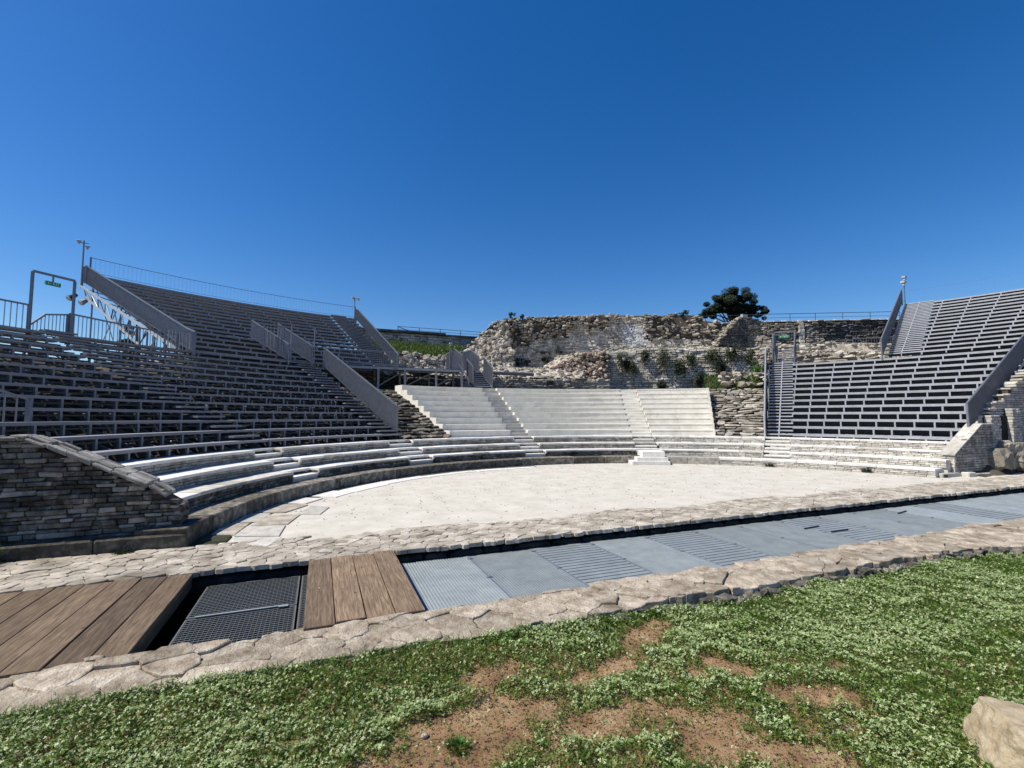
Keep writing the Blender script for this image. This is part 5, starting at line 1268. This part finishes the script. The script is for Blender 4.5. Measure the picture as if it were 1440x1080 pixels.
c0 = Vector((27.0, 26.6, 0))
tb = [(28.1, 26.2, 11.4, 1.15), (29.3, 25.8, 11.35, 1.05), (27.0, 26.8, 11.2, .9), (28.17, 26.29, 12.25, 1.35), (29.51, 25.75, 12.0, 1.0), (26.95, 26.79, 11.75, 1.0), (25.96, 27.19, 11.05, .7), (30.46, 25.37, 11.4, .85), (28.8, 26.04, 12.75, .95), (27.4, 26.7, 12.3, .85), (29.3, 26.3, 11.1, .9), (26.6, 27.3, 11.2, .7), (27.9, 25.7, 11.5, .75), (31.0, 25.2, 11.0, .5)]
T_ = Vector((27.84, 26.43, 0)); lim = [(T_ + Vector((0, 0, 7)), T_ + Vector((.05, -.1, 10.2)), .2, .15)] + [(T_ + Vector((.05, -.1, 9.4 + .1 * k)), Vector(q[:3]), .09, .03) for k, q in enumerate(tb)]
foliage('dark umbrella shaped pine rising behind the ruin wall', 'pine_tree', 'tree', [(q[0], q[1], q[2], q[3] * 1.22) for q in tb], 95000, .065, 'pine', None, (T_ + Vector((0, 0, 7)), lim), 17)
for k, (a, z, s_, hg) in enumerate(((67.1, 4.9, .34, .1), (60.8, 5.0, .4, .35), (59.5, 4.75, .3, .3), (54.0, 5.2, .5, .45), (51.6, 4.6, .42, .4), (50.0, 5.0, .42, .25), (46.7, 5.15, .45, .2), (43.9, 5.3, .4, .15), (48.9, 3.9, .4, .3), (46.8, 3.6, .4, .2), (42.2, 3.7, .45, .15), (54.8, 3.5, .3, .15), (41.0, 4.9, .35, .15), (64.0, 5.15, .3, .15), (57.6, 5.2, .3, .2), (45.6, 4.5, .32, .3))):
    p = pol(19.35, a, z); q = pol(19.4, a + rnd.uniform(-.8, .8), z + .1)
    foliage('dark shrub on the lower ruin wall, ' + ['far left one', 'second from the left on its top', 'small trailing one below the second', 'big one above the aisle of the white seats', 'trailing one low under the big one', 'one right of the big one', 'one right of the middle of its right half', 'one under the arch ruin', 'left of three near the right end', 'middle of three near the right end', 'right of three near the right end', 'small lone one above the second aisle', 'last one at the right end', 'small one near the rubble heap', 'small one over the pale patch', 'one trailing halfway down on the right'][k],
            'hanging_shrub', 'shrub', [(p.x, p.y, p.z, s_), (q.x, q.y, q.z, s_ * .8)], 900, .05, 'bush', 'dark shrubs on the lower ruin wall', None, 40 + k, hg)
for k, (x, y, z, s_, lab) in enumerate(((5.24, 23.85, 8.60, .26, 'small dark bush on the skyline at the left end of the high ruin wall'), (5.9, 23.6, 8.45, .18, 'second smaller bush on the skyline beside the first'), (15.96, 19.4, 8.62, .22, 'left of two small bushes on the skyline left of the pine'), (16.3, 19.3, 8.72, .25, 'right of two small bushes on the skyline left of the pine'))):
    foliage(lab, 'small_bush', 'bush', [(x, y, z, s_)], 500, .05, 'pine', 'small bushes on the skyline', None, 80 + k)
foliage('dark weeds growing on the ledge of the high ruin wall', 'weed_patch', 'weeds', [(7.7, 23.6, 5.9, .5), (8.6, 23.3, 6.3, .35), (5.9, 24.0, 5.35, .4), (6.4, 23.85, 5.3, .35)], 1400, .05, 'bush', None, None, 91)
foliage('bright green weeds on the slope left of the right aisle', 'weed_patch', 'weeds', [(pol(18.6, 40.2).x, pol(18.6, 40.2).y, 4.2, .5), (pol(17, 40.2).x, pol(17, 40.2).y, 3.2, .5), (pol(16.7, 43).x, pol(16.7, 43).y, 3.0, .4)], 1600, .06, 'grass', None, None, 92)
foliage('dark cypress seen through the bars below the white truss', 'cypress_tree', 'tree', [(-18.4, 31.1, 5.2, .75), (-18.4, 31.1, 6.2, .62), (-18.4, 31.1, 7.1, .4)], 4200, .09, 'pine', None, ((-18.4, 31.1, 2.5), [((-18.4, 31.1, 2.5), (-18.4, 31.1, 6.5), .18, .08)]), 93)
